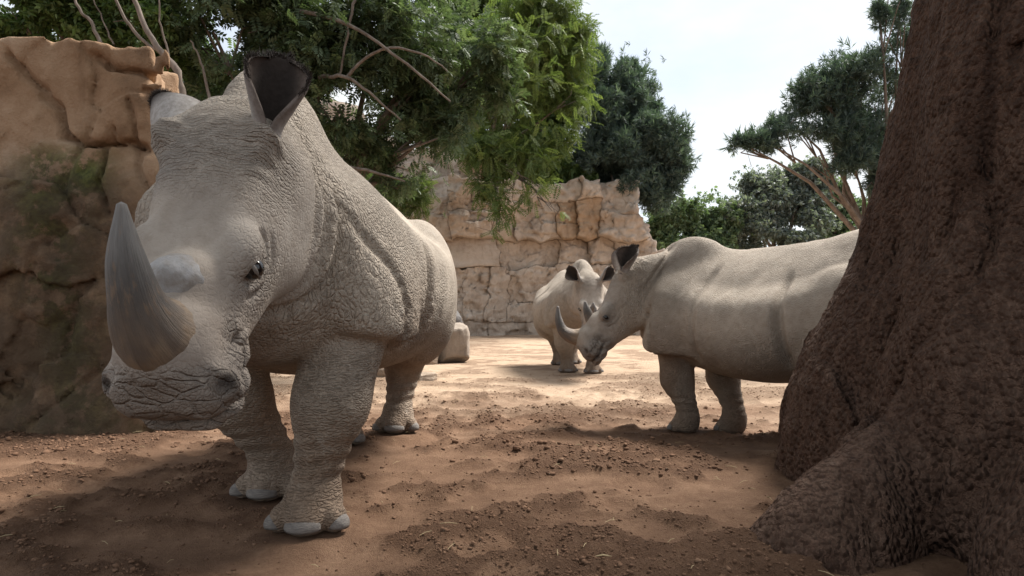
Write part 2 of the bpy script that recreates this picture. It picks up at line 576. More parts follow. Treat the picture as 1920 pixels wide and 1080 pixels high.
        hd = hd + .0045 * (2 * np.abs(np.sin(t * 52 + 95 * aw * aw + 1.1 * np.sin(w * 21) + .8 * np.sin(w * 47))) - 1) * sstep(.22, .12, t) * sstep(-.10, -.02, t) * sstep(-.02, .06, u)
        hd = groove(hd, aw - .055 - .05 * np.abs(t - .3), .03, .006, sstep(.15, .25, t) * sstep(.5, .4, t) * sstep(.03, .06, u))
        d = smin(d, hd * HF.k, .040)
        return d
    return fn, HF, legs

def ear_mesh(B, e, o, L=.27, wid=1.0, th=.011):
    B = np.array(B, float); e = np.array(e, float); e /= np.linalg.norm(e)
    o = np.array(o, float); o -= e * (o @ e); o /= np.linalg.norm(o)
    s = np.cross(e, o)
    nu, nv = 34, 30
    vv = np.linspace(0, 1, nv)
    Rv = np.interp(vv, *hermite([0, .20, .46, .70, .87, .96, 1], [.030, .034, .062, .086, .080, .052, .030])) * wid
    ph = np.radians(np.interp(vv, *np.array([[0, .14, .26, .40, .6, .75, 1], [179.5, 179.5, 162, 138, 112, 98, 80]])))
    uu = np.linspace(-1, 1, nu)
    def layer(off, inset=0.0):
        pts = []
        for v, r, p in zip(vv, Rv, ph):
            a = uu * p
            top = 1 - .05 * (uu ** 2) * v + .055 * np.exp(-((uu - .75) / .22) ** 2) * v ** 4
            c = B[None] + e[None] * (L * v * top)[:, None] + o[None] * (r - .036 - .03 * v * v)
            pts.append(c + (r + off) * (-np.cos(a)[:, None] * o + np.sin(a)[:, None] * s * 1.06))
        return np.array(pts)
    O, I = layer(th), layer(0.0)
    V = np.concatenate([O.reshape(-1, 3), I.reshape(-1, 3)])
    n = nu * nv
    i, j = np.meshgrid(np.arange(nv - 1), np.arange(nu - 1), indexing='ij')
    q = np.stack([i * nu + j, i * nu + j + 1, (i + 1) * nu + j + 1, (i + 1) * nu + j], -1).reshape(-1, 4)
    F = [q, q[:, ::-1] + n]
    rim = np.concatenate([np.arange(nv) * nu, (nv - 1) * nu + np.arange(1, nu), np.arange(nv - 2, -1, -1) * nu + nu - 1])
    F.append(np.stack([rim[:-1], rim[1:], rim[1:] + n, rim[:-1] + n], 1))
    F = np.concatenate(F)
    rimP = (O.reshape(-1, 3)[rim] + I.reshape(-1, 3)[rim]) / 2
    rimv = np.repeat(vv, nu)[rim]
    inner = np.concatenate([np.zeros(n), np.ones(n)])
    vatt = np.concatenate([np.repeat(vv, nu)] * 2)
    uat = np.concatenate([np.tile(uu, nv)] * 2)
    return V, F, rimP, rimv, inner, vatt, uat, (B, e, o, s)

def ear_fringe(rimP, rimv, fr, rng, dens=26, ln=.020):
    B, e, o, s = fr
    bag = Bag()
    for k in range(len(rimP) - 1):
        if rimv[k] < .58: continue
        for q in range(dens):
            a = rng.random()
            p = rimP[k] * (1 - a) + rimP[k + 1] * a + rng.normal(0, .003, 3)
            out = p - (B + e * ((p - B) @ e)); out /= np.linalg.norm(out) + 1e-6
            dr = e * .9 + out * .55 + rng.normal(0, .35, 3); dr /= np.linalg.norm(dr)
            l = ln * rng.uniform(.4, 1.1) * (.35 + .65 * (rimv[k] - .55) / .45)
            side = np.cross(dr, rng.normal(0, 1, 3)); side /= np.linalg.norm(side) + 1e-6
            wd = .0011
            bag.add([p - side * wd, p + side * wd, p + dr * l + side * wd * .25, p + dr * l - side * wd * .25], np.array([[0, 1, 2, 3]]))
    return bag.mesh('ear_fringe')

def horn_mesh(HF, base, path, radii, flat=1.0, rings=40, sides=36, seed=0, chip=.03):
    """path in head coordinates (t, w, u)"""
    path = np.array(path, float); k = np.linspace(0, 1, len(path)); kk = np.linspace(0, 1, rings)
    C = np.stack([np.interp(kk, *hermite(k, path[:, c])) for c in range(3)], 1)
    rr = np.interp(kk, *hermite(np.linspace(0, 1, len(radii)), radii))
    T = np.gradient(C, axis=0); T /= np.linalg.norm(T, axis=1, keepdims=True)
    W = np.array([0, 1.0, 0])
    V, av = [], []
    th = np.arange(sides) * 2 * np.pi / sides
    for i in range(rings):
        b = W - T[i] * (W @ T[i]); b /= np.linalg.norm(b); c = np.cross(T[i], b)
        P = C[i] + rr[i] * (np.cos(th)[:, None] * b + flat * np.sin(th)[:, None] * c)
        nn = vnoise(np.stack([np.cos(th) * 6, np.sin(th) * 6, np.full(sides, kk[i] * 3)], 1), seed) * .6 + vnoise(np.stack([np.cos(th) * 2.2, np.sin(th) * 2.2, np.full(sides, kk[i] * 5)], 1), seed + 3)
        P = C[i] + (P - C[i]) * (1 + chip * nn[:, None] * (1.4 - kk[i]))
        V.append(P); av.append(np.stack([np.cos(th), np.sin(th), np.full(sides, kk[i])], 1))
    V.append(C[-1:] + T[-1] * rr[-1] * .55); av.append(np.array([[0, 0, 1.0]]))
    V = np.concatenate(V); av = np.concatenate(av)
    j = np.arange(sides); j2 = (j + 1) % sides
    F = np.concatenate([np.stack([i * sides + j, i * sides + j2, (i + 1) * sides + j2, (i + 1) * sides + j], 1) for i in range(rings - 1)])
    tip = len(V) - 1
    Ft = np.stack([(rings - 1) * sides + j, (rings - 1) * sides + j2, np.full(sides, tip)], 1)
    V = HF.p + V @ HF.M.T * HF.k
    me = mesh_np('horn', V, [F, Ft])
    attr_v(me, 'hv', av)
    return me

def toenail_mesh():
    """a half-shell plate; local x forward"""
    V, F = [], []
    nu, nv = 13, 7
    for i in range(nv):
        a = -0.30 + 1.32 * i / (nv - 1)
        for j in range(nu):
            b = (-1.15 + 2.3 * j / (nu - 1))
            r = 1.0
            V.append((r * math.cos(a) * math.cos(b), r * math.cos(a) * math.sin(b), r * math.sin(a)))
    for i in range(nv - 1):
        for j in range(nu - 1):
            F.append((i * nu + j, i * nu + j + 1, (i + 1) * nu + j + 1, (i + 1) * nu + j))
    n = len(V)
    V2 = [(x * .80, y * .86, z * .86) for x, y, z in V]
    F2 = [tuple(n + k for k in reversed(f)) for f in F]
    rim = [j for j in range(nu)] + [i * nu + nu - 1 for i in range(1, nv)] + [(nv - 1) * nu + j for j in range(nu - 2, -1, -1)] + [i * nu for i in range(nv - 2, 0, -1)]
    R3 = [(rim[(k + 1) % len(rim)], rim[k], n + rim[k], n + rim[(k + 1) % len(rim)]) for k in range(len(rim))]
    return mesh_np('toenail', np.array(V + V2), np.array(F + F2 + R3))

def uv_sphere_np(c, r, nu=24, nv=14):
    th = np.linspace(0, 2 * np.pi, nu, endpoint=False); ph = np.linspace(.02, np.pi - .02, nv)
    V = np.array([[math.sin(p) * math.cos(t), math.sin(p) * math.sin(t), math.cos(p)] for p in ph for t in th]) * np.asarray(r) + np.asarray(c)
    j = np.arange(nu); j2 = (j + 1) % nu
    F = np.concatenate([np.stack([i * nu + j, (i + 1) * nu + j, (i + 1) * nu + j2, i * nu + j2], 1) for i in range(nv - 1)])
    return V, F

def build_rhino(pr, mats, label, group):
    rng = np.random.default_rng(pr['seed'])
    fn, HF, legs = make_rhino_sdf(pr)
    V, F = mesh_sdf(fn, (-2.2, -.78, -.03), (1.45, .78, 1.84), pr['h'])
    V = smooth_np(V, F, 2, .5)
    N = normals_np(V, F)
    x, y, z = V.T
    H = HF.to(V); t, w, u = H.T; aw = np.abs(w)
    # masks
    m_head = sstep(-.16, .02, t) * sstep(.42, .30, np.hypot(w, u + .12)) * sstep(.35, .6, x)
    m_leg = np.zeros(len(V), F32); m_foot = np.zeros(len(V), F32)
    for kk, (s, foot, ch) in legs.items():
        near = sstep(.34, .24, np.hypot(V[:, 0] - (foot[0] * .6 + ch[0][0][0] * .4), V[:, 1] - foot[1]))
        m_leg = np.maximum(m_leg, near * sstep(.74, .62, z))
        m_foot = np.maximum(m_foot, sstep(.24, .16, np.hypot(V[:, 0] - foot[0], V[:, 1] - foot[1])) * sstep(.14, .05, z - foot[2]))
    m_neck = sstep(.12, .32, x) * (1 - m_head) * (1 - m_leg)
    m_muz = m_head * sstep(.55, .66, t) * sstep(.05, -.02, u - .09 * sstep(.76, .83, t))
    m_eye = m_head * np.exp(-((np.hypot(t - .44, u + .04) - .02) / .09) ** 2) * sstep(.10, .15, aw)
    m_fore = m_head * sstep(.30, .08, t) * sstep(-.12, 0, u)
    # real relief along the normals: pleats and plates large enough to mesh
    e1 = voro(np.stack([x * 16 + .4 * vnoise(V * 9, 3), y * 16, z * 16 + .6 * vnoise(V * 7, 4)], 1), 3)
    plates = np.clip((e1[1] - e1[0]) * 2.6, 0, 1)
    e2 = voro(np.stack([t * 25 + .5 * vnoise(V * 11, 6), w * 15 + .7 * vnoise(V * 12, 5), u * 19], 1), 8)
    plates2 = np.clip((e2[1] - e2[0]) * 2.4, 0, 1)
    low = sstep(1.15, .75, z) * (1 - m_leg) * (1 - m_head) * sstep(-.75, -.15, x)
    k = pr.get('relief', 1.0)
    disp = k * (.006 * (plates - .7) * np.maximum(low * sstep(.1, -.1, x - .2) * .9 + .1 * low, .42 * m_neck) + .0034 * (plates2 - .7) * np.maximum(.45 * m_muz, .85 * m_eye)
                + .0035 * fbm(V * 5, 3, 2)
                - .006 * np.clip(1 - np.abs(fbm(np.stack([x * 3.6 + .8 * z, y * .9, z * .7], 1), 2, 62)) * 5, 0, 1) * (1 - m_head) * (1 - m_leg) * sstep(.55, .7, z))
    V = V + N * disp[:, None]
    me = mesh_np('rhino_skin', V, F)
    me.materials.append(mats['skin'])
    attr_f(me, 'm_head', m_head); attr_f(me, 'm_leg', m_leg); attr_f(me, 'm_neck', m_neck)
    attr_f(me, 'm_muz', np.maximum(m_muz, m_eye)); attr_f(me, 'm_fore', m_fore)
    smoothf = sstep(.05, -.40, x) * sstep(.72, 1.02, z)                            # barrel is smoother
    amp = np.clip(.85 - .62 * smoothf - .78 * m_head * (1 - np.clip(m_fore + m_muz + m_eye, 0, 1)), .06, 1)
    attr_f(me, 'm_amp', amp)
    attr_v(me, 'hc', H)
    # colour of the hide; nostrils and mouth line are painted near black
    base = np.array(pr['skin'], F32)
    col = np.repeat(base[None], len(V), 0)
    f1 = fbm(V * 2.3, 4, 20)[:, None]; f2 = fbm(V * 7, 3, 30)[:, None]
    col = col * (1 + .26 * f1 + .12 * f2)
    dust = np.clip(m_leg * sstep(.9, .2, z) * .55 + .35 * sstep(.75, .5, z) * (1 - m_leg), 0, 1)[:, None]
    col = col * (1 - dust) + np.array(pr['dust'], F32) * dust
    mud = np.clip(sstep(.02, .32, fbm(np.stack([x * 2.2, y * 2.2, z * 1.3], 1), 4, 77)) * sstep(1.25, .5, z) * .65 + m_leg * sstep(.45, .1, z) * .45, 0, .8)[:, None]
    col = col * (1 - mud) + np.array((.215, .150, .105), F32) * mud
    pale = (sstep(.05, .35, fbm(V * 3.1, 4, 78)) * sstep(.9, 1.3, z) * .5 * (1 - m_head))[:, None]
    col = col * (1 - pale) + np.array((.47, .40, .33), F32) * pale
    grey = (np.clip(m_head * (.55 + .5 * fbm(V * 4, 3, 41)), 0, 1) * .5)[:, None]
    col = col * (1 - grey) + np.array(pr['grey'], F32) * grey
    dk = np.clip(m_eye * .34 + m_muz * .34 + m_fore * .26 + .30 * m_head * np.exp(-((t - .27) / .10) ** 2 - (w / .10) ** 2) + .5 * m_head * np.clip(fbm(V * 6, 4, 55), 0, 1), 0, .6)[:, None]
    col = col * (1 - dk) + np.array((.16, .14, .125), F32) * dk
    noz = np.exp(-(np.linalg.norm(np.stack([t - .825, aw - .170, (u - .005)], 1), axis=1) / .030) ** 4)[:, None]
    mth = (np.exp(-((u + .118 - .008 * np.sin(t * 30)) / .010) ** 2) * sstep(.60, .70, t) * m_head)[:, None]
    kk_ = np.clip(noz * .85 + mth * .6, 0, .9)
    col = col * (1 - kk_) + np.array((.035, .03, .028), F32) * kk_
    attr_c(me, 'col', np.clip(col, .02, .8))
    root = link('rhinoceros', me)
    root.location = pr['loc']; root.rotation_euler = (0, 0, pr['rz']); root.scale = (pr['s'],) * 3
    tag(root, label, 'rhinoceros', group)
    # horns
    for nm in ('front_horn', 'rear_horn'):
        hp = pr[nm]
        hm = horn_mesh(HF, None, hp['path'], hp['r'], hp.get('flat', 1.0), seed=pr['seed'] + len(nm), chip=hp.get('chip', .035))
        hm.materials.append(mats[hp.get('mat', 'horn')])
        ho = link(nm, hm, None, root)
        if hp.get('label'): ho['label'] = hp['label']
    # eyes with lids
    for s in (1, -1):
        wq = np.linspace(.32, .08, 200)
        hit = fn(np.array([HF.pt(.45, s * q, .012) for q in wq], F32)) < 0
        ws = float(wq[np.argmax(hit)])
        Ve, Fe = uv_sphere_np(HF.pt(.45, s * (ws - .010), .012), .030)
        eo = link('eye', mesh_np('eye', Ve, Fe), mats['eye'], root)
        bag = Bag()
        for up in (1, -1):
            path = []
            for a in np.linspace(-1.5, 1.5, 17):
                path.append(HF.pt(.45 + up * -.004 - up * .016 * math.cos(a), s * (ws + .001 + .007 * math.cos(a)), .012 + .030 * math.sin(a)))
            bag.add(*tube_np(path, np.interp(np.linspace(-1, 1, 17), [-1, -.5, .5, 1], [.003, .0070, .0070, .003]), 8))
        link('eyelid', bag.mesh('eyelid'), mats['lid'], eo)
    # ears
    for nm, s in (('l', 1), ('r', -1)):
        ep = pr['ear_' + nm]
        B = HF.pt(*ep['base']) if 'base' in ep else HF.pt(-.01, s * .165, .10)
        e = HF.vec(*ep['axis']); o = HF.vec(*ep['open'])
        Ve, Fe, rp, rv, inner, va, ua, fr = ear_mesh(B - e * ep.get('sink', .03), e, o, ep.get('L', .27), ep.get('wid', 1.0))
        em = mesh_np('ear', Ve, Fe)
        em.materials.append(mats['ear'])
        out_c = np.array(pr['grey'], F32) * 1.05
        in_c = np.array((.030, .024, .021), F32); in_e = np.array((.15, .118, .10), F32)
        edge = sstep(.30, .80, np.abs(ua))[:, None]
        ci = in_c * (1 - edge) + in_e * edge
        tipd = (sstep(.80, .98, va) * .8)[:, None]
        oe = (sstep(.62, .92, np.abs(ua)) * .75)[:, None]
        c = np.where(inner[:, None] > .5, ci, out_c[None] * (1 - oe) + np.array((.14, .11, .095), F32) * oe)
        c = c * (1 - tipd) + np.array((.045, .035, .03), F32) * tipd
        attr_c(em, 'col', c)
        eo = link('ear', em, None, root)
        fm = ear_fringe(rp, rv, fr, rng, pr.get('hair', 26))
        link('ear_fringe', fm, mats['hair'], eo)
    # toenails
    nail = mats['nail_mesh']
    for kk, (s, foot, ch) in legs.items():
        fx, fy, lift = foot[:3]
        M = Matrix.Translation((fx, fy, lift))
        if len(foot) > 3: M = M @ Matrix.Rotation(-foot[3], 4, 'Y')
        if len(foot) > 4: M = M @ Matrix.Rotation(foot[4], 4, 'Z')
        for (cx, cy, cz, rx, ry, rz_, yw) in ((.080, 0, .042, .069, .074, .045, 0), (.044, .104, .041, .059, .046, .042, .75), (.044, -.104, .041, .059, .046, .042, -.75)):
            no = link('toenail', nail, None, root)
            no.matrix_local = M @ Matrix.Translation((cx, cy, cz)) @ Matrix.Rotation(yw, 4, 'Z') @ Matrix.Diagonal((rx, ry, rz_, 1))
    return root

def rhino_materials():
    mats = {}
    m = NT('rhino_hide', .82, .25)
    P = m.coord('Object')
    warp = m.vscale(m.vadd(m.noise(P, 6, 3, .5, 0, 'Color'), (-.5, -.5, -.5)), .05)
    Pw = m.vadd(P, warp)
    iso = m.ss(m.voronoi(Pw, 58), 0.0, .24)
    iso2 = m.ss(m.voronoi(m.mapping(Pw, (1.0, 1.0, 1.0)), 95), 0.0, .22)
    leg = m.ss(m.voronoi(m.mapping(Pw, (.40, .40, 1.2)), 80), 0, .26)
    neck = m.ss(m.voronoi(m.mapping(Pw, (1.25, .9, .50), (0, R(-18), 0)), 56), 0, .25)
    hc = m.attr('hc', 'Vector')
    hw = m.vadd(hc, m.vscale(m.vadd(m.noise(hc, 8, 3, .5, 0, 'Color'), (-.5, -.5, -.5)), .07))
    wv = m.node('ShaderNodeTexWave', wave_type='BANDS', bands_direction='X', wave_profile='SIN')
    m.l.new(m.mapping(hw, (1.0, .55, .55)), wv.inputs['Vector'])
    wv.inputs['Scale'].default_value = 26; wv.inputs['Distortion'].default_value = 7; wv.inputs['Detail'].default_value = 3; wv.inputs['Detail Scale'].default_value = .9
    fore = m.math('ADD', m.math('MULTIPLY', m.ss(wv.outputs['Fac'], .0, .55), .75), m.math('MULTIPLY', m.ss(m.voronoi(m.mapping(hw, (1.3, .55, .9)), 60), 0, .20), .4))
    muz = m.ss(m.voronoi(m.mapping(hw, (1.25, .55, .9)), 23), 0, .12)
    ml, mn, mh, mz, mf, ma = (m.attr(k) for k in ('m_leg', 'm_neck', 'm_head', 'm_muz', 'm_fore', 'm_amp'))
    def mixf(f, a, b): return m.math('ADD', m.math('MULTIPLY', a, m.math('SUBTRACT', 1.0, f)), m.math('MULTIPLY', b, f))
    hgt = mixf(ml, mixf(mn, iso, neck), leg)
    hgt = mixf(mf, hgt, fore)
    hgt = mixf(mz, hgt, muz)
    fine = m.math('MULTIPLY', iso2, m.math('MULTIPLY', ma, .28))
    grain = m.math('MULTIPLY', m.noise(P, 240, 3, .6), .16)
    tot = m.math('ADD', m.math('ADD', m.math('MULTIPLY', hgt, ma), fine), grain)
    m.normal(m.bump(tot, 1.0, .0080))
    c = m.attr('col', 'Color')
    spots = m.noise(P, 22, 5, .6)
    c = m.mix(m.ss(spots, .35, .75), c, m.mix(1.0, c, (.82, .80, .78), 'MULTIPLY'))
    scuff = m.noise(m.mapping(P, (3, 3, 1)), 5, 6, .65)
    c = m.mix(m.ss(scuff, .60, .74, 0, .35), c, (.50, .45, .39))
    m.color(c)
    mats['skin'] = m.m
    m = NT('rhino_horn', .6, .35)
    hv = m.attr('hv', 'Vector')
    st = m.noise(m.mapping(hv, (9, 9, 1.2)), 1.6, 6, .65)
    pat = m.noise(m.mapping(hv, (1.3, 1.3, 3.5)), 1.5, 5, .6)
    sep = m.node('ShaderNodeSeparateXYZ'); m.l.new(hv, sep.inputs[0])
    along = m.math('ADD', sep.outputs[2], m.math('MULTIPLY', m.math('SUBTRACT', pat, .5), .55))
    c = m.ramp(along, [(.0, (.30, .25, .20)), (.14, (.31, .225, .15)), (.32, (.17, .13, .10)), (.60, (.095, .086, .08)), (1.0, (.22, .21, .20))])
    c = m.mix(m.ss(st, .45, .75), c, m.mix(1.0, c, (.74, .71, .69), 'MULTIPLY'))
    mud = m.noise(m.mapping(hv, (2.2, 2.2, 5)), 1.3, 7, .7)
    c = m.mix(m.ss(mud, .52, .66, 0, .7), c, (.23, .155, .10))
    m.color(c)
    m.normal(m.bump(m.math('ADD', st, m.math('MULTIPLY', mud, 1.2)), .7, .007))
    mats['horn'] = m.m
    m = NT('worn_horn', .6, .35)
    P = m.coord()
    c = m.ramp(m.noise(P, 16, 6, .65), [(.32, (.20, .165, .135)), (.5, (.29, .275, .265)), (.68, (.37, .365, .37))])
    m.color(m.mix(m.ss(m.noise(P, 9, 5, .7), .55, .66, 0, .8), c, (.21, .14, .09)))
    m.normal(m.bump(m.noise(P, 60, 5, .65), .7, .006)); mats['stub'] = m.m
    m = NT('rhino_eye', .08, .6); m.color((.012, .009, .008)); mats['eye'] = m.m
    m = NT('rhino_eyelid', .6, .3)
    m.color((.17, .148, .13)); m.normal(m.bump(m.noise(m.coord(), 160, 3), .6, .003)); mats['lid'] = m.m
    m = NT('rhino_ear', .85, .2)
    P = m.coord(); c = m.attr('col', 'Color')
    c = m.mix(m.ss(m.noise(P, 60, 5, .65), .35, .7), c, m.mix(1.0, c, (.7, .68, .66), 'MULTIPLY'))
    m.color(c); m.normal(m.bump(m.noise(P, 130, 4, .6), .5, .003)); mats['ear'] = m.m
    m = NT('rhino_hair', .7, .3); m.color((.030, .021, .016)); mats['hair'] = m.m
    m = NT('rhino_toenail', .6, .35)
    P = m.coord('Object')
    c = m.ramp(m.noise(m.mapping(P, (1, 1, 4)), 2.2, 5, .6), [(.3, (.13, .118, .110)), (.7, (.27, .24, .215))])
    m.color(c); m.normal(m.bump(m.noise(m.mapping(P, (2, 2, 9)), 3, 4), .5, .05)); mats['nail'] = m.m
    nm = toenail_mesh(); nm.materials.append(mats['nail']); mats['nail_mesh'] = nm
    return mats

SKIN = dict(skin=(.375, .32, .262), dust=(.30, .23, .17), grey=(.36, .335, .315))
RHINOS = [
    dict(SKIN, seed=3, h=.0078, s=1.03, loc=(-.97, 2.68, 0), rz=R(-90), poll=(.70, .09, 1.275), pitch=61, yaw=2, roll=0, hk=.88, rump=.11,
         fl=(.20, .19, 0), fr=(-.22, -.12, 0), hl=(-1.70, .17, 0), hr=(-1.32, -.10, 0), hair=40,
         front_horn=dict(path=[(.700, 0, .035), (.722, 0, .135), (.694, 0, .240), (.622, 0, .330), (.520, 0, .410)], r=[.116, .094, .064, .043, .011], flat=1.08, label='tall tapering front horn worn pale at the tip'),
         rear_horn=dict(path=[(.545, 0, .045), (.545, 0, .095), (.547, 0, .130), (.550, 0, .155)], r=[.098, .088, .068, .030], flat=.98, chip=.055, mat='stub', label='low worn stump of a rear horn'),
         ear_l=dict(axis=(-.84, .17, .46), open=(.55, .36, .75), L=.275, wid=.84),
         ear_r=dict(axis=(-.75, -.34, -.26), open=(-.05, .55, -1.0), L=.275, wid=.9, sink=.04, base=(-.02, -.135, .035))),
    dict(SKIN, seed=5, h=.0105, s=.87, loc=(1.46, 5.02, -.095), rz=R(129), poll=(.50, .35, 1.37), pitch=58, yaw=48, roll=0, hk=.95,
         fl=(.02, .17, 0), fr=(-.26, -.12, 0), hl=(-1.40, .15, 0), hr=(-1.62, -.15, 0), hair=16,
         front_horn=dict(path=[(.72, 0, .06), (.775, 0, .17), (.775, 0, .28), (.70, 0, .38), (.60, 0, .45)], r=[.095, .074, .054, .034, .012]),
         rear_horn=dict(path=[(.55, 0, .06), (.53, 0, .12), (.48, 0, .19), (.42, 0, .25)], r=[.066, .050, .034, .012], flat=1.1),
         ear_l=dict(axis=(-.80, .22, .25), open=(.3, .7, .6)), ear_r=dict(axis=(-.8, -.3, .4), open=(.5, -.3, .7))),
    dict(SKIN, seed=9, h=.0135, s=.97, loc=(1.02, 9.55, -.10), rz=R(-86), poll=(.74, 0, 1.33), pitch=60, yaw=-3, roll=0,
         fl=(.12, .17, 0), fr=(-.06, -.19, 0), hl=(-1.62, .15, 0), hr=(-1.40, -.13, 0), hair=10,
         front_horn=dict(path=[(.72, 0, .06), (.76, 0, .16), (.755, 0, .25), (.71, 0, .33), (.64, 0, .39)], r=[.095, .074, .052, .034, .012]),
         rear_horn=dict(path=[(.54, 0, .07), (.525, 0, .13), (.50, 0, .18), (.46, 0, .22)], r=[.075, .056, .036, .012], flat=1.15),
         ear_l=dict(axis=(-.55, .75, .45), open=(.75, .2, .6)), ear_r=dict(axis=(-.55, -.75, .45), open=(.75, -.2, .6))),
]
RLABELS = ['large grey rhinoceros with a stump rear horn standing beside the mossy boulder',
           'pale rhinoceros with lowered head seen side on, its hindquarters behind the enormous trunk',
           'rhinoceros facing forward behind the head of another, before the pale rock cliff']
# ------------------------------------------------------------------ setting
FPX = 1200.0
def at(px, py, Y):
    """a point of the place at distance Y that falls on pixel (px, py) of the 1920 x 1080 photograph"""
    return np.array([(px - 960) / FPX * Y, Y, .85 + (580 - py) / FPX * Y])

def ground_z(x, y):
    x = np.asarray(x, F32); y = np.asarray(y, F32)
    P = np.stack([x, y, np.zeros_like(x)], -1).reshape(-1, 3)
    z = -.10 * sstep(3.5, 5.5, y).reshape(-1)
    z = z + .018 * fbm(P * .9, 3, 60) * sstep(60, 20, np.abs(P[:, 1]))
    return z.reshape(x.shape)

def loose_mask(P):
    m = fbm(P * np.array([1.5, 2.0, 1], F32), 4, 71) + .55 * fbm(P * 5.5, 3, 73)
    return sstep(-.25, .32, m)

def build_ground():
    def axis(lo, hi, a, b, step, grow):
        c = list(np.arange(a, b, step)); s = step
        while c[-1] < hi: s *= grow; c.append(c[-1] + s)
        s = step; f = []
        p = a
        while p > lo: s *= grow; p -= s; f.append(p)
        return np.array(f[::-1] + c)
    xs = axis(-260, 260, -2.6, 2.4, .019, 1.09)
    ys = [1.2]
    while ys[-1] < 420: ys.append(ys[-1] + max(.017, .0062 * ys[-1] * (1 if ys[-1] < 14 else ys[-1] / 14)))
    ys = np.array([-80, -50, -30, -18, -10, -6, -3, -1.5, -.5, .3, .8, 1.05] + ys)
    X, Y = np.meshgrid(xs, ys, indexing='ij')
    P = np.stack([X, Y, 0 * X], -1).reshape(-1, 3).astype(F32)
    Z = ground_z(X, Y).reshape(-1)
    lo = loose_mask(P)
    near = sstep(12, 6, P[:, 1])
    Z = Z + near * (.030 * (lo - .5) + lo * (.024 * fbm(P * 14, 3, 81) + .022 * np.abs(fbm(P * 27, 2, 83))) + (1 - lo) * .004 * fbm(P * 8, 3, 85))
    # hollows trodden by feet
    rng = np.random.default_rng(4)
    for _ in range(110):
        cx, cy = rng.uniform(-2.6, 2.6), rng.uniform(1.6, 7.5)
        if any((cx - a) ** 2 + (cy - b) ** 2 < .3 ** 2 for a, b, _ in FEET): continue
        r = rng.uniform(.10, .17)
        d = np.hypot((P[:, 0] - cx), (P[:, 1] - cy) * rng.uniform(.8, 1.2)) / r
        Z += -.014 * sstep(1.0, .6, d) + .010 * np.exp(-((d - 1.15) / .22) ** 2)
        lo = lo * (1 - .85 * sstep(1.0, .75, d)); 
    for a, b, fz in FEET:
        d = np.hypot(P[:, 0] - a, P[:, 1] - b)
        k = sstep(.30, .17, d)
        Z = Z * (1 - k) + k * (fz + .006)
    P[:, 2] = Z
    nx, ny = len(xs), len(ys)
    i, j = np.meshgrid(np.arange(nx - 1), np.arange(ny - 1), indexing='ij')
    F = np.stack([i * ny + j, (i + 1) * ny + j, (i + 1) * ny + j + 1, i * ny + j + 1], -1).reshape(-1, 4)
    me = mesh_np('ground', P, F)
    attr_f(me, 'loose', lo)
    m = NT('sandy_soil', .95, .15)
    C = m.coord('Object')
    sep = m.node('ShaderNodeSeparateXYZ'); m.l.new(C, sep.inputs[0])
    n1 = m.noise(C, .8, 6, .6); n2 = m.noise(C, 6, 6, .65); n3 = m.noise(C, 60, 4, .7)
    damp_shaded = m.ramp(m.math('ADD', m.math('MULTIPLY', n2, .6), m.math('MULTIPLY', n3, .4)), [(.30, (.125, .071, .044)), (.5, (.190, .112, .070)), (.68, (.27, .168, .108))])  # damp soil, its tone also darkened to paint in the foreground shade
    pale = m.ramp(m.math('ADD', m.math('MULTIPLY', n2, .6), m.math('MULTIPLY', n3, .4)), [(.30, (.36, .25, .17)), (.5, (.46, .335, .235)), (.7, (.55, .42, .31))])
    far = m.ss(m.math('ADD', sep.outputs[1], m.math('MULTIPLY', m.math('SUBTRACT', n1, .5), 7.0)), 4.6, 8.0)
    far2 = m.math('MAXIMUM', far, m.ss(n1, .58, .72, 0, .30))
    c = m.mix(far2, damp_shaded, pale)  # near-to-far blend carries soil colour and painted shade against sunlight
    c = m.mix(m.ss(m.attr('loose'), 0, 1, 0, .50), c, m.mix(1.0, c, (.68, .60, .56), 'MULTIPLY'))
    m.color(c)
    h = m.math('ADD', m.math('MULTIPLY', n3, .7), m.noise(C, 190, 3, .7))
    m.normal(m.bump(m.math('ADD', h, m.math('MULTIPLY', n2, 1.5)), m.ss(m.attr('loose'), 0, 1, .7, 1.0), .028))
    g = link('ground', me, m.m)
    g['kind'] = 'structure'
    # loose lumps of soil
    rng = np.random.default_rng(8)
    n = 90000
    yy = 1.55 * (9.5 / 1.55) ** rng.random(n)
    xx = rng.uniform(-1, 1, n) * (yy * .82 + .1)
    Q = np.stack([xx, yy, 0 * xx], 1).astype(F32)
    lm = loose_mask(Q)
    keep = (rng.random(n) < lm ** 1.6 * .85 + .05)
    for a, b, _ in FEET:
        keep &= np.hypot(xx - a, yy - b) > .19
    xx, yy = xx[keep][:22000], yy[keep][:22000]; n = len(xx)
    zz = sample_ground(xs, ys, Z.reshape(nx, ny), xx, yy)
    phi = (1 + 5 ** .5) / 2
    ico = np.array([(-1, phi, 0), (1, phi, 0), (-1, -phi, 0), (1, -phi, 0), (0, -1, phi), (0, 1, phi), (0, -1, -phi), (0, 1, -phi), (phi, 0, -1), (phi, 0, 1), (-phi, 0, -1), (-phi, 0, 1)], F32) / 1.9
    icf = np.array([(0, 11, 5), (0, 5, 1), (0, 1, 7), (0, 7, 10), (0, 10, 11), (1, 5, 9), (5, 11, 4), (11, 10, 2), (10, 7, 6), (7, 1, 8), (3, 9, 4), (3, 4, 2), (3, 2, 6), (3, 6, 8), (3, 8, 9), (4, 9, 5), (2, 4, 11), (6, 2, 10), (8, 6, 7), (9, 8, 1)])
    r = np.clip(rng.lognormal(math.log(.0036), .5, n), .0018, .014) * np.clip(yy / 2.6, .8, 1.6)
    j = 1 + rng.uniform(-.32, .32, (n, 12, 1))
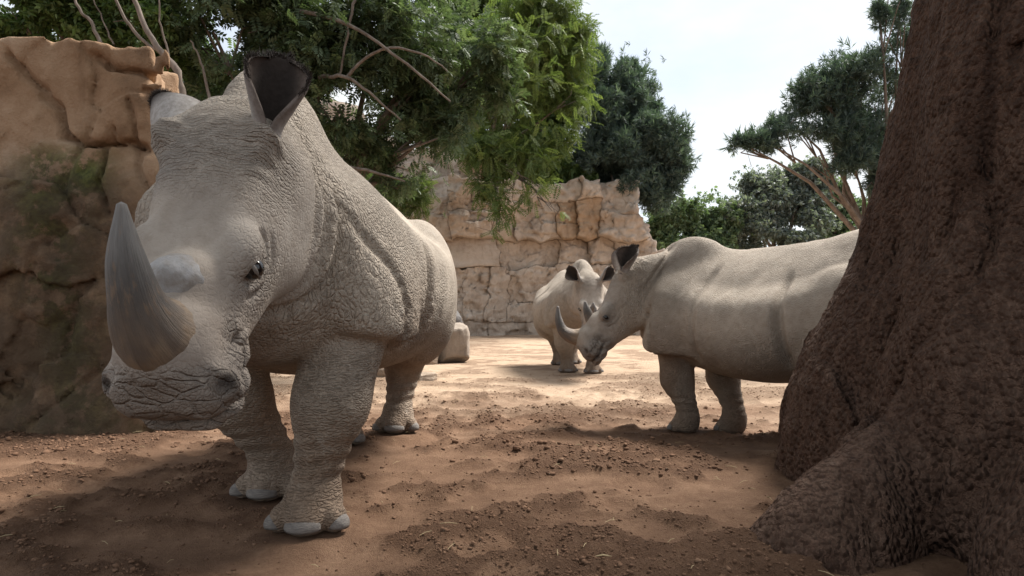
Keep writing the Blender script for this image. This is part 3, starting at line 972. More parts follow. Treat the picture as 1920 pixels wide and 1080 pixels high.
    V = ico[None] * j * r[:, None, None] * np.stack([rng.uniform(.8, 1.4, n), rng.uniform(.8, 1.4, n), rng.uniform(.5, .85, n)], 1)[:, None, :]
    V = V + np.stack([xx, yy, zz + r * .25], 1)[:, None, :]
    F = (icf[None] + (np.arange(n) * 12)[:, None, None]).reshape(-1, 3)
    me = mesh_np('soil_crumbs', V.reshape(-1, 3), F, True)
    m = NT('soil_crumb', .95, .12)
    C = m.coord('Object')
    sep = m.node('ShaderNodeSeparateXYZ'); m.l.new(C, sep.inputs[0])
    nn = m.noise(C, 9, 5, .7)
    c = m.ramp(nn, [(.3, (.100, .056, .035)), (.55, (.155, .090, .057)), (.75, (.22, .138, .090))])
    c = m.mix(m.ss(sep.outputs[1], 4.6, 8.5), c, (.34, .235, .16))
    m.color(c)
    o = link('soil_crumbs', me, m.m)
    tag(o, 'dark crumbs of loose moist soil strewn over the ground', 'soil', kind='stuff')
    # straw
    bag = Bag()
    n = 150
    yy = 1.6 * (8 / 1.6) ** rng.random(n); xx = rng.uniform(-1, 1, n) * (yy * .8)
    zz = sample_ground(xs, ys, Z.reshape(nx, ny), xx, yy)
    for k in range(n):
        a = rng.uniform(0, 6.28); l = rng.uniform(.02, .07); d = np.array([math.cos(a), math.sin(a), rng.uniform(-.05, .25)])
        p = np.array([xx[k], yy[k], zz[k] + .012])
        bag.add(*tube_np([p - d * l / 2, p + np.array([0, 0, .004]), p + d * l / 2], [.0010, .0013, .0008], 4))
    m = NT('dry_straw', .8).color((.42, .33, .19))
    o = link('straw', bag.mesh('straw'), m.m)
    tag(o, 'thin dry straw bits scattered over the soil', 'straw', kind='stuff')

def sample_ground(xs, ys, Z, x, y):
    i = np.clip(np.searchsorted(xs, x) - 1, 0, len(xs) - 2); j = np.clip(np.searchsorted(ys, y) - 1, 0, len(ys) - 2)
    a = (x - xs[i]) / (xs[i + 1] - xs[i]); b = (y - ys[j]) / (ys[j + 1] - ys[j])
    return Z[i, j] * (1 - a) * (1 - b) + Z[i + 1, j] * a * (1 - b) + Z[i, j + 1] * (1 - a) * b + Z[i + 1, j + 1] * a * b

def foot_points():
    out = []
    for pr in RHINOS:
        c, s = math.cos(pr['rz']), math.sin(pr['rz'])
        for k in ('fl', 'fr', 'hl', 'hr'):
            x, y = pr[k][0] * pr['s'], pr[k][1] * pr['s']
            out.append((pr['loc'][0] + c * x - s * y, pr['loc'][1] + s * x + c * y, pr['loc'][2]))
    return out
FEET = foot_points()

def sdbox(P, c, b, r):
    q = np.abs(P - np.asarray(c, F32)) - (np.asarray(b, F32) - r)
    return np.sqrt((np.maximum(q, 0) ** 2).sum(1)) + np.minimum(q.max(1), 0) - r

def polyline_d(U, W, pts):
    d = np.full(len(U), 9., F32)
    for (a, b), (c, e) in zip(pts[:-1], pts[1:]):
        vx, vy = c - a, e - b
        h = np.clip(((U - a) * vx + (W - b) * vy) / (vx * vx + vy * vy), 0, 1)
        d = np.minimum(d, np.hypot(U - a - h * vx, W - b - h * vy))
    return d

def rock_material(name, stops, bump=.02, moss=False, rough_attr=False, sc=1.0):
    m = NT(name, .92, .2)
    C = m.coord('Object')
    n1 = m.noise(C, 1.3 * sc, 7, .62, .3); n2 = m.noise(C, 7 * sc, 6, .65); n3 = m.noise(C, 45 * sc, 4, .7)
    v = m.math('ADD', m.math('MULTIPLY', n1, .62), m.math('ADD', m.math('MULTIPLY', n2, .26), m.math('MULTIPLY', n3, .12)))
    c = m.ramp(v, stops)
    drip = m.noise(m.mapping(C, (3.2, 3.2, .35)), 1.6 * sc, 5, .6)
    c = m.mix(m.ss(drip, .56, .74, 0, .45), c, m.mix(1.0, c, (.55, .50, .46), 'MULTIPLY'))
    if moss:
        ms = m.attr('moss')
        mn = m.noise(C, 4.5, 7, .65)
        f = m.math('MULTIPLY', ms, m.ss(mn, .44, .52))
        c = m.mix(f, c, m.ramp(m.noise(C, 30, 4), [(.35, (.040, .050, .014)), (.65, (.105, .120, .032))]))
        dk = m.attr('grime')
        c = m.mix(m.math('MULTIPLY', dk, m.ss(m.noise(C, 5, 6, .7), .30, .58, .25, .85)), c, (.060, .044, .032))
    m.color(c)
    h = m.math('ADD', m.math('MULTIPLY', n2, 1.2), m.math('MULTIPLY', n3, .6))
    if rough_attr:
        g = m.math('MULTIPLY', m.noise(C, 24, 7, .78), m.attr('rough'))
        h = m.math('ADD', h, m.math('MULTIPLY', g, 2.0))
    m.normal(m.bump(h, .9, bump))
    return m.m

def build_boulder():
    Y0 = 4.75
    def px(p): return [((a - 960) / 253.0, .85 + (580 - b) / 253.0) for a, b in p]
    cracks = [(px([(-10, 85), (40, 150), (88, 190), (112, 250)]), .075, .034), (px([(105, 256), (140, 265), (200, 258), (262, 272)]), .085, .034),
              (px([(150, 82), (178, 108), (235, 122), (292, 146)]), .080, .034), (px([(226, 176), (236, 215), (242, 262)]), .05, .026),
              (px([(188, 262), (182, 330), (196, 400)]), .05, .03), (px([(200, 258), (201, 232)]), .04, .026), (px([(283, 160), (288, 190), (292, 240)]), .04, .026),
              (px([(240, 262), (262, 330), (300, 400)]), .04, .03)]
    def fn(P):
        d = sdbox(P, (-4.30, 6.35, 1.30), (1.90, 1.62, 1.78), .09)
        d = smin(d, sdbox(P, (-3.05, 5.65, .92), (.52, .92, 1.18), .16), .06)
        d = smax(d, (P[:, 0] + 2.42 + .60 * (P[:, 1] - 4.75)) / 1.17, .05)
        d = smin(d, ellip(P, (-4.45, 5.05, .10), (1.0, .55, .75)), .25)
        d = smin(d, ellip(P, (-3.25, 5.0, -.05), (.75, .40, .45)), .15)
        d = smin(d, ellip(P, (-3.70, 5.15, 1.0), (.35, .42, 1.0)), .25)
        d = d + .13 * (P[:, 2] - 1.2) * sstep(0, 2, P[:, 2]) * sstep(6.5, 5, P[:, 1]) * .6
        d = d + .06 * fbm(P * 1.1, 3, 91) + .030 * fbm(P * 4.2, 3, 92)
        low = sstep(2.0, 1.5, P[:, 2] + .25 * fbm(P * 1.6, 2, 95))
        d = d + low * (.016 * fbm(P * 17, 2, 93) + .022 * np.abs(fbm(P * np.array([9, 9, 3.5], F32), 2, 94)))
        fc = voro(P * np.array([1.0, 1.0, .85], F32) + .35 * fbm(P * 1.3, 2, 97)[:, None], 96)
        d = d + (fc[2] - .5) * .13 + .035 * np.exp(-((fc[1] - fc[0]) / .035) ** 2)
        f3 = voro(P * np.array([3.1, 3.1, 2.2], F32) + .4 * fbm(P * 2.5, 2, 99)[:, None], 98)
        d = d + (f3[2] - .5) * .035
        front = sstep(5.9, 5.4, P[:, 1])
        for pts, dp, wd in cracks:
            q = polyline_d(P[:, 0] + .03 * vnoise(P * 9, 5), P[:, 2] + .03 * vnoise(P * 9, 6), pts)
            d = d + front * dp * 1.35 * np.exp(-(q / (wd * .72)) ** 2)
        return d
    V, F = mesh_sdf(fn, (-6.5, 4.2, -.35), (-2.1, 8.2, 3.3), .023, .13)
    V = smooth_np(V, F, 1, .4)
    me = mesh_np('boulder', V, F)
    x, y, z = V.T
    X = 960 + x * 253; Yp = 580 - (z - .85) * 253
    band = np.exp(-((X - (70 + (Yp - 270) * .18)) / 62) ** 2) * sstep(250, 300, Yp) * sstep(860, 620, Yp)
    band2 = np.exp(-((X - 165) / 45) ** 2 - ((Yp - 330) / 55) ** 2)
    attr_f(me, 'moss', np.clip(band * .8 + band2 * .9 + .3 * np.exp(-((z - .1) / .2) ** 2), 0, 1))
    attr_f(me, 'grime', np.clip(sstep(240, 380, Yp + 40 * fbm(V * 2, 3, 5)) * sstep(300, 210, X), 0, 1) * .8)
    attr_f(me, 'rough', sstep(2.0, 1.5, z + .25 * fbm(V * 1.6, 2, 95)))
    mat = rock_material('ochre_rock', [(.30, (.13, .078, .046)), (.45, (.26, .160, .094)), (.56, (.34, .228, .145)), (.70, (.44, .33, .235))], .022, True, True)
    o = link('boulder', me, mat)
    tag(o, 'huge ochre boulder with green moss streaks and long cracks', 'boulder')

def rock_lump(name, loc, size, rz, mat, seed, n=16, parent=None):
    """a broken angular stone"""
    g = np.linspace(-1, 1, n)
    V, F, k = [], [], 0
    for ax in range(3):
        for sg in (-1, 1):
            A, B = np.meshgrid(g, g, indexing='ij')
            P = np.zeros((n * n, 3)); P[:, ax] = sg; P[:, (ax + 1) % 3] = A.ravel(); P[:, (ax + 2) % 3] = B.ravel()
            V.append(P)
            i, j = np.meshgrid(np.arange(n - 1), np.arange(n - 1), indexing='ij')
            q = np.stack([i * n + j, (i + 1) * n + j, (i + 1) * n + j + 1, i * n + j + 1], -1).reshape(-1, 4) + k
            F.append(q if sg > 0 else q[:, ::-1]); k += n * n
    V = np.concatenate(V).astype(F32); F = np.concatenate(F)
    r = ((np.abs(V) ** 4.5).sum(1)) ** (1 / 4.5)
    V = V / r[:, None]
    rng = np.random.default_rng(seed)
    for _ in range(7):                                     # facets knocked off
        nrm = rng.normal(0, 1, 3); nrm /= np.linalg.norm(nrm); lim = rng.uniform(.80, 1.05) * np.abs(nrm).sum() * .72
        dd = V @ nrm - lim
        V = V - np.maximum(dd, 0)[:, None] * nrm
    V = V * (1 + .12 * fbm(V * 1.6 + seed, 3, seed) + .05 * fbm(V * 5 + seed, 3, seed + 2))[:, None]
    V = V * np.asarray(size)
    me = mesh_np(name, V, F)
    me.polygons.foreach_set('use_smooth', np.ones(len(me.polygons), bool))
    o = link(name, me, mat, parent)
    o.location = loc; o.rotation_euler = (0, 0, rz)
    return o

def build_cliff():
    """one cliff of stacked blocks; every block is a piece of its own"""
    mat = rock_material('pale_limestone', [(.28, (.24, .18, .135)), (.42, (.40, .32, .255)), (.54, (.52, .435, .36)), (.70, (.62, .545, .47))], .05, sc=.8)
    mat2 = rock_material('ochre_limestone', [(.26, (.23, .155, .10)), (.45, (.37, .265, .18)), (.60, (.45, .345, .255)), (.78, (.52, .42, .33))], .05, sc=.8)
    root = empty('rock_cliff', (0, 23.7, -.1))
    tag(root, 'pale blocky limestone cliff overhung by trees behind the clearing', 'cliff')
    rng = np.random.default_rng(21)
    def warp(x, z):
        P = np.stack([x * .38, z * .38, 0 * x], -1).reshape(-1, 3)
        Q = np.stack([x * 1.3, z * 1.3, 0 * x], -1).reshape(-1, 3)
        return (x + (.30 * fbm(P, 2, 131) + .26 * fbm(Q * 1.6, 4, 132, .6)).reshape(x.shape), z + (.30 * fbm(P, 2, 137) + .20 * fbm(Q * 1.6, 4, 138, .6)).reshape(x.shape))
    def base_y(x): return -.16 * np.clip(-x, 0, 30) - .4 * np.exp(-((x + 1.2) / 1.3) ** 2) + .25 * np.sin(x * .9)
    def ztop(x): return 5.75 + .34 * np.clip(-x, 0, 9) - .75 * float(sstep(3.8, 5.0, x)) + .30 * math.sin(x * 2.3 + 1) * math.sin(x * .9)
    # split the face into uneven courses and those into blocks, some running through two courses
    blocks = []
    bands = [(-.5, 2.55, .0, 4), (2.55, 3.55, .16, 2), (3.55, 5.75, -.34, 2), (5.75, 8.4, .3, 2)]
    def split(x0, x1, z0, z1, off, lim):
        w, h = x1 - x0, z1 - z0
        if w * h < lim * rng.uniform(.6, 1.8) or (w < .7 and h < .7):
            blocks.append((x0, x1, z0, z1, off)); return
        f = rng.uniform(.3, .7)
        if w / h > rng.uniform(.8, 1.5): split(x0, x0 + w * f, z0, z1, off, lim); split(x0 + w * f, x1, z0, z1, off, lim)
        else: split(x0, x1, z0, z0 + h * f, off, lim); split(x0, x1, z0 + h * f, z1, off, lim)
    for z0, z1, off, _ in bands:
        x = -13.2
        while x < 5.2:
            x1 = min(x + rng.uniform(2.2, 4.4) * (1.5 if x < -6 else 1), {-.5: 5.45, 2.55: 5.15, 3.55: 4.75}.get(z0, 4.2))
            if x1 - x < .5: break
            split(x, x1, z0, z1, off + rng.normal(0, .06), (1.9 if z0 < 2 else 1.7) * (3 if x < -6 else 1))
            x = x1
    blocks += [(4.80, 5.20, 3.55, 4.35, .3), (5.20, 5.52, 2.55, 3.20, .2)]
    for bi, (x, x1, z0, z1, off) in enumerate(blocks):
        if (z0 + z1) / 2 > ztop((x + x1) / 2) + .15: continue
        nu, nv = (max(8, int((x1 - x) / .050)), max(8, int((z1 - z0) / .050))) if x > -6 else (10, 8)
        low = 1.0 if z0 < 2.5 else 0.0
        U, Wv = np.meshgrid(np.linspace(0, 1, nu), np.linspace(0, 1, nv), indexing='ij')
        gap = .0005 + .001 * rng.random()
        X = x + gap + (x1 - x - 2 * gap) * U; Z = z0 + gap + (z1 - z0 - 2 * gap) * Wv
        ex = np.minimum(U, 1 - U) * (x1 - x); ez = np.minimum(Wv, 1 - Wv) * (z1 - z0)
        XX, ZZ = warp(X, Z)
        P3 = np.stack([XX, ZZ, np.zeros_like(XX)], -1).reshape(-1, 3)
        rel = (.28 * fbm(P3 * .55, 3, 141) + .10 * fbm(P3 * 2.4, 4, 143)).reshape(XX.shape)
        f1, f2, cd = voro(P3 * np.array([1.5, 1.9, 1], F32) + .35 * fbm(P3 * 1.7, 3, 5)[:, None], 9)
        fac = ((cd - .5) * .22).reshape(XX.shape) + .05 * np.exp(-((f2 - f1) / .04) ** 2).reshape(XX.shape)
        f1, f2, cd = voro(P3 * np.array([4.5, 3.6, 1], F32) + .35 * fbm(P3 * 4, 2, 7)[:, None], 19)
        fac += ((cd - .5) * .085).reshape(XX.shape)
        tx, tz = rng.normal(0, .15), rng.normal(0, .13)
        edge = np.minimum(ex, ez)
        rnd = (.008 + .014 * (1 - low)) * np.exp(-edge / .018) + (.0 + .012 * (1 - low)) * np.exp(-edge / .12)
        zs_ = (ZZ + .18 * fbm(P3 * 1.1, 3, 171).reshape(XX.shape)) * 2.6
        rnd += .09 * (_h(np.floor(zs_).astype(np.int64).ravel(), np.floor(XX.ravel() * .35 + 9).astype(np.int64), np.zeros(XX.size, np.int64), 5).astype(F32) / 2**32 - .5).reshape(XX.shape)
        Yf = base_y(XX) + off + rng.normal(0, .07 + .07 * (1 - low)) + rel + fac + tx * (U - .5) + tz * (Wv - .5) + rnd
        front = np.stack([XX, Yf, ZZ], -1)
        back = front.copy(); back[..., 1] += 1.3
        V = np.concatenate([front.reshape(-1, 3), back.reshape(-1, 3)])
        i, j = np.meshgrid(np.arange(nu - 1), np.arange(nv - 1), indexing='ij')
        q = np.stack([i * nv + j, (i + 1) * nv + j, (i + 1) * nv + j + 1, i * nv + j + 1], -1).reshape(-1, 4)
        rim = np.concatenate([np.arange(nu) * nv, (nu - 1) * nv + np.arange(1, nv), np.arange(nu - 2, -1, -1) * nv + nv - 1, np.arange(nv - 2, -1, -1)])
        side = np.stack([rim[:-1], rim[:-1] + nu * nv, rim[1:] + nu * nv, rim[1:]], 1)
        me = mesh_np('rock_block', V, np.concatenate([q, side]))
        link('rock_block', me, mat2 if (rng.random() < (.18 if 2.3 < z0 < 4 else .05)) else mat, root)
    # core behind the blocks so that no joint looks through
    bx = np.linspace(-13.5, 4.3, 60)
    V, F = [], []
    for k, x in enumerate(bx):
        yb = float(base_y(np.array(x))) + .85
        zt = ztop(x) - .25
        V += [(x, yb, -.5), (x, yb, zt * .55), (x, yb, zt), (x, yb + 6, zt + .2), (x, yb + 14, zt + .6), (x, yb + 14, -.5)]
        if k:
            a = (k - 1) * 6; b = k * 6
            F += [(a + q, b + q, b + q + 1, a + q + 1) for q in range(5)]
    e = (len(bx) - 1) * 6
    me = mesh_np('rock_core', np.array(V), [np.array(F), np.array([(e, e + 5, e + 2), (e + 5, e + 3, e + 2), (e + 5, e + 4, e + 3)])], False)
    link('rock_core', me, mat2, root)
    return root

def build_stones():
    grey = rock_material('grey_stone', [(.3, (.20, .165, .135)), (.5, (.31, .26, .215)), (.7, (.42, .36, .30))], .02, sc=2)
    tan = rock_material('tan_stone', [(.3, (.28, .21, .15)), (.5, (.38, .30, .23)), (.7, (.47, .39, .31))], .02, sc=2)
    dark = rock_material('dark_stone', [(.3, (.09, .085, .08)), (.6, (.16, .15, .145)), (.8, (.24, .225, .21))], .02, sc=2)
    for nm, loc, size, rz, m, sd, lab in (
            ('stone', (-1.10, 11.5, .22), (.31, .28, .40), .25, grey, 1, 'upright squared grey stone beside the large rhinoceros, before the cliff'),
            ('stone', (-1.62, 11.2, .10), (.34, .30, .34), -.2, tan, 2, 'rounded tan stone leaning next to the squared grey stone'),
            ('stone', (-1.55, 12.3, .42), (.58, .40, .52), .1, dark, 3, 'dark slate coloured stone jutting above the tan stone'),
            ('stone', (-1.16, 8.45, -.07), (.16, .13, .09), .5, tan, 4, 'small pale stone lying flat on the sand near a hind foot'),
            ('stone', (-1.75, 9.3, -.04), (.30, .25, .20), .9, tan, 6, 'low tan stone behind the belly of the large rhinoceros')):
        o = rock_lump(nm, loc, size, rz, m, sd)
        tag(o, lab, 'stone', 'loose stones')

def build_trunk():
    zs = [-.4, 0, .35, .6, .85, 1.14, 1.48, 1.89, 2.16, 3.0, 4.2]
    rs = [1.50, 1.47, 1.43, 1.36, 1.25, 1.12, 1.03, .95, .89, .76, .66]
    ZX, ZR = hermite(zs, rs)
    cx, cy = 2.85, 2.95
    def fn(P):
        q = P - np.array([cx, cy, 0], F32)
        th = np.arctan2(q[:, 1], q[:, 0])
        r = np.interp(np.clip(P[:, 2], -.4, 4.2), ZX, ZR).astype(F32)
        fl = .045 * np.sin(th * 5 + .7 * P[:, 2] + 1.0) + .03 * np.sin(th * 11 + 1.3 * P[:, 2])
        d = (np.hypot(q[:, 0], q[:, 1]) - r - fl * sstep(3.5, 1.0, P[:, 2])) * .92
        d = smin(d, rcone(P, (1.62, 2.62, .34), (1.10, 2.28, -.12), .16, .27), .10)
        d = smin(d, ellip(P, (1.75, 1.70, .0), (.5, .4, .55)), .20)
        S = P * np.array([1, 1, .35], F32)
        d = d + .060 * fbm(S * 2.6, 3, 151) + .026 * fbm(S * 8, 3, 153) + .020 * fbm(S * 26, 2, 155)
        gr = fbm(S * np.array([2.2, 2.2, 1.2], F32) + 9, 2, 157)
        d = d + .05 * np.exp(-(gr / .05) ** 2) * sstep(.1, .5, fbm(P * 1.1, 2, 158) + .35)
        return smax(d, P[:, 2] - 4.2, .05)
    V, F = mesh_sdf(fn, (.5, 1.0, -.3), (4.5, 4.8, 4.35), .018, .13)
    me = mesh_np('trunk', V, F)
    m = NT('rough_bark', .93, .18)
    C = m.coord('Object')
    st = m.mapping(C, (1, 1, .38))
    n1 = m.noise(C, 1.4, 5, .6); n2 = m.noise(st, 15, 5, .65); n3 = m.noise(C, 40, 3, .65)
    c = m.ramp(m.math('ADD', m.math('MULTIPLY', n1, .35), m.math('ADD', m.math('MULTIPLY', n2, .35), m.math('MULTIPLY', n3, .30))),
               [(.34, (.058, .031, .022)), (.47, (.130, .074, .051)), (.58, (.200, .122, .087)), (.70, (.30, .205, .150))])
    streak = m.noise(m.mapping(C, (2.4, 2.4, .25)), 1.5, 4, .6)
    c = m.mix(m.ss(streak, .57, .70, 0, .7), c, m.mix(1.0, c, (.45, .40, .38), 'MULTIPLY'))
    m.color(c)
    vor = m.ss(m.voronoi(m.mapping(C, (1, 1, .7)), 44, 'F1'), .0, .7)
    h = m.math('ADD', m.math('MULTIPLY', n2, 1.6), m.math('ADD', m.math('MULTIPLY', n3, 1.3), m.math('MULTIPLY', vor, -1.0)))
    m.normal(m.bump(h, 1.0, .075))
    root = empty('baobab_tree', (cx, cy, 0))
    tag(root, 'enormous flared reddish brown tree trunk with rough bark beside the pale rhinoceros', 'tree')
    t = link('trunk', me, m.m, root)
    t.matrix_parent_inverse = Matrix.Translation((-cx, -cy, 0))
    # unseen limbs and crown, added overhead to shade the foreground
    rng = np.random.default_rng(31)
    tips = []
    bag = Bag()
    for k in range(12):
        a = math.pi * (.98 + 1.04 * k / 11) + rng.uniform(-.12, .12)
        ln = rng.uniform(2.2, 3.4) + 3.0 * max(0, math.cos(a - 4.0)) ** 2
        p0 = np.array([cx + .3 * math.cos(a), cy + .3 * math.sin(a), 3.9])
        p1 = p0 + np.array([math.cos(a) * ln * .5, math.sin(a) * ln * .5, 1.5])
        p2 = p0 + np.array([math.cos(a) * ln, math.sin(a) * ln, 2.2 + rng.uniform(-.2, .5)])
        bag.add(*tube_np([p0, (p0 + p1) / 2 + (0, 0, .15), p1, (p1 + p2) / 2 + (0, 0, .1), p2], [.34, .26, .18, .12, .06], 10))
        tips += [p1, p2, (p1 + p2) / 2]
        for q in range(3):
            b = a + rng.uniform(-.9, .9); e = p1 + np.array([math.cos(b), math.sin(b), .5]) * rng.uniform(.8, 1.5)
            bag.add(*tube_np([p1, (p1 + e) / 2 + (0, 0, .12), e], [.09, .06, .03], 7)); tips.append(e)
    for k in range(5):  # more added limbs, out of view, set to block sun over the near ground
        e = np.array([cx + .9 + 1.3 * math.cos(k * 1.257), cy + 1.0 + 1.2 * math.sin(k * 1.257), 6.2 + .2 * (k % 2)]); p0 = np.array([cx, cy, 4.0])
        bag.add(*tube_np([p0, (p0 + e) / 2 + (0, 0, .3), e], [.26, .15, .06], 9)); tips += [e, e * .8 + p0 * .2 + (0, 0, .5)]
    cl = [(p + rng.normal(0, .25, 3), np.array([.75, .75, .42]) * rng.uniform(.8, 1.25)) for p in tips for _ in range(2)]
    l = link('limb', bag.mesh('limb'), m.m, root); l.matrix_parent_inverse = Matrix.Translation((-cx, -cy, 0))
    crown = leaf_cloud(cl, 11000, 'broad', .19, rng, LEAF['dark'], 'crown')
    c = link('crown', crown, None, root); c.matrix_parent_inverse = Matrix.Translation((-cx, -cy, 0))

# ------------------------------------------------------------------ foliage
LEAF = {}
def leaf_material(name, lo, mid, hi, trans=.35):
    m = NT(name, .55, .3)
    r = m.attr('lr')
    C = m.coord('Object')
    v = m.math('ADD', m.math('MULTIPLY', r, .7), m.math('MULTIPLY', m.noise(C, 1.1, 3), .3))
    c = m.ramp(v, [(.15, lo), (.5, mid), (.85, hi)])
    m.color(c)
    tr = m.node('ShaderNodeBsdfTranslucent'); m.put(tr.inputs['Color'], m.mix(1.0, c, (1.2, 1.35, .7), 'MULTIPLY'))
    mx = m.node('ShaderNodeMixShader'); mx.inputs[0].default_value = trans
    m.l.new(m.b.outputs[0], mx.inputs[1]); m.l.new(tr.outputs[0], mx.inputs[2])
    m.l.new(mx.outputs[0], m.n['Material Output'].inputs['Surface'])
    return m.m

def spray_template(kind):
    """unit sprays: rows of 4 corners"""
    Q = []
    def leaf(p, d, n, l, w):
        p, d, n = np.array(p, float), np.array(d, float), np.array(n, float)
        d /= np.linalg.norm(d); s = np.cross(d, n); s /= np.linalg.norm(s)
        Q.append([p, p + d * l * .45 + s * w / 2, p + d * l - n * l * .12, p + d * l * .45 - s * w / 2])
    rng = np.random.default_rng(5)
    if kind == 'pinnate':
        for i in range(5):
            x = .18 + .18 * i
            for s in (-1, 1):
                leaf((x, 0, -.12 * x * x), (.55, s, rng.uniform(-.35, .1)), (0, rng.uniform(-.3, .3), 1), .38, .18)
        leaf((1.0, 0, -.12), (1, 0, -.2), (0, 0, 1), .34, .125)
    elif kind == 'feather':
        for i in range(9):
            x = .08 + .105 * i
            for s in (-1, 1):
                leaf((x, 0, -.18 * x * x), (.45, s, rng.uniform(-.3, .1)), (0, 0, 1), .27 * (1 - .35 * abs(i - 4) / 4), .085)
    elif kind == 'needle':
        for i in range(12):
            d = rng.normal(0, 1, 3); d[0] = abs(d[0]) + .7
            leaf((rng.uniform(0, .35), 0, 0), d, np.cross(d, rng.normal(0, 1, 3)) / 2 + .01, rng.uniform(.5, .9), .085)
    else:
        for i in range(6):
            d = rng.normal(0, 1, 3); d[0] = abs(d[0]) * .6; d[2] *= .6
            leaf(rng.normal(0, .18, 3), d, (rng.normal(0, .4), rng.normal(0, .4), 1), rng.uniform(.5, .75), .30)
    return np.array(Q)

SPRAYS = {k: spray_template(k) for k in ('pinnate', 'feather', 'needle', 'broad')}

def leaf_cloud(clusters, n, kind, size, rng, mat, name, droop=.25, shell=.55):
    """n sprays spread through the given (centre, radii) clumps"""
    T = SPRAYS[kind]
    vol = np.array([np.prod(r) ** .5 for _, r in clusters]); pr = vol / vol.sum()
    idx = rng.choice(len(clusters), n, p=pr)
    C = np.array([c for c, _ in clusters])[idx]; Rr = np.array([r for _, r in clusters])[idx]
    d = rng.normal(0, 1, (n, 3)); d /= np.linalg.norm(d, axis=1, keepdims=True)
    rad = np.where(rng.random(n) < shell, rng.uniform(.72, 1.06, n), rng.random(n) ** .45)
    # break the clumps up so that gaps show through
    soft = rng.random(n) < .45
    P = C + np.where(soft[:, None], rng.normal(0, .62, (n, 3)), d * rad[:, None]) * Rr
    keep = fbm(P / (size * 3.2), 2, 333) > -.26
    P, d = P[keep], d[keep]; n = len(P)
    ax = d + rng.normal(0, .55, (n, 3)); ax[:, 2] -= droop; ax /= np.linalg.norm(ax, axis=1, keepdims=True)
    up = np.tile([0, 0, 1.0], (n, 1)) + rng.normal(0, .45, (n, 3))
    sd = np.cross(up, ax); sd /= np.linalg.norm(sd, axis=1, keepdims=True) + 1e-6
    up = np.cross(ax, sd)
    M = np.stack([ax, sd, up], 2)
    s = size * rng.uniform(.65, 1.25, n)
    V = np.einsum('nij,qkj->nqki', M, T) * s[:, None, None, None] + P[:, None, None, :]
    k = T.shape[0]
    V = V.reshape(-1, 3)
    F = np.arange(len(V)).reshape(-1, 4)
    me = mesh_np(name, V, F, False)
    lr = np.clip(np.repeat(rng.random(n), k * 4) * .7 + np.repeat(rng.random(n * k), 4) * .3, 0, 1)
    attr_f(me, 'lr', lr)
    me.materials.append(mat)
    return me

def make_tree(name, label, base, ells, n, kind, size, leaf, bark, rng, group=None, trunk_r=.14, droop=.25, twigs=3, paths=None, sub=9):
    """ells: (px, py, rpx, rpy, Y) clumps of the crown; base: foot of the stem"""
    root = empty(name, base)
    tag(root, label, 'tree', group)
    inv = Matrix.Translation(-Vector(base))
    base = np.array(base, float)
    cl, cen = [], []
    for (px, py, rx, ry, Y) in ells:
        c = at(px, py, Y); R_ = np.array([rx / FPX * Y, (rx + ry) / 2 / FPX * Y * .9, ry / FPX * Y])
        cen.append(c)
        for _ in range(sub):
            q = rng.normal(0, 1, 3); q /= np.linalg.norm(q)
            cl.append((c + q * R_ * rng.uniform(.3, .95), R_ * rng.uniform(.26, .55)))
    bag = Bag()
    mid = np.mean(cen, 0)
    fork = base + (mid - base) * np.array([.45, .45, .45])
    bag.add(*tube_np([base - (0, 0, .3), base * .6 + fork * .4 + rng.normal(0, .08, 3), fork], [trunk_r * 1.3, trunk_r, trunk_r * .75], 10))
    link('trunk', bag.mesh('trunk'), bark, root).matrix_parent_inverse = inv
    lb = Bag()
    for c in cen:
        m1 = (fork + c) / 2 + rng.normal(0, .18, 3) + (0, 0, .15)
        lb.add(*tube_np([fork, (fork + m1) / 2 + rng.normal(0, .05, 3), m1, (m1 + c) / 2 + rng.normal(0, .08, 3), c], np.array([.62, .48, .36, .22, .1]) * trunk_r, 7))
        for _ in range(twigs):
            e = c + (cl[rng.integers(len(cl))][0] - c) * .0 + rng.normal(0, .5, 3) * np.array([1, .7, .8]) * (np.linalg.norm(c - fork) * .10 + .2)
            lb.add(*tube_np([c * .6 + m1 * .4, (c + e) / 2 + rng.normal(0, .06, 3), e], np.array([.16, .1, .05]) * trunk_r, 5))
    link('limb', lb.mesh('limb'), bark, root).matrix_parent_inverse = inv
    for pts, rr in (paths or []):
        P = np.array([at(*p) for p in pts]); kk = np.linspace(0, 1, len(P)); k2 = np.linspace(0, 1, 14)
        P = np.stack([np.interp(k2, *hermite(kk, P[:, c])) for c in range(3)], 1) + rng.normal(0, .006, (14, 3))
        V_, F_ = tube_np(P, np.linspace(rr[0], rr[1], 14), 8)
        link('branch', mesh_np('branch', V_, F_), bark, root).matrix_parent_inverse = inv
    link('crown', leaf_cloud(cl, n, kind, size, rng, leaf, 'crown', droop), None, root).matrix_parent_inverse = inv
    return root

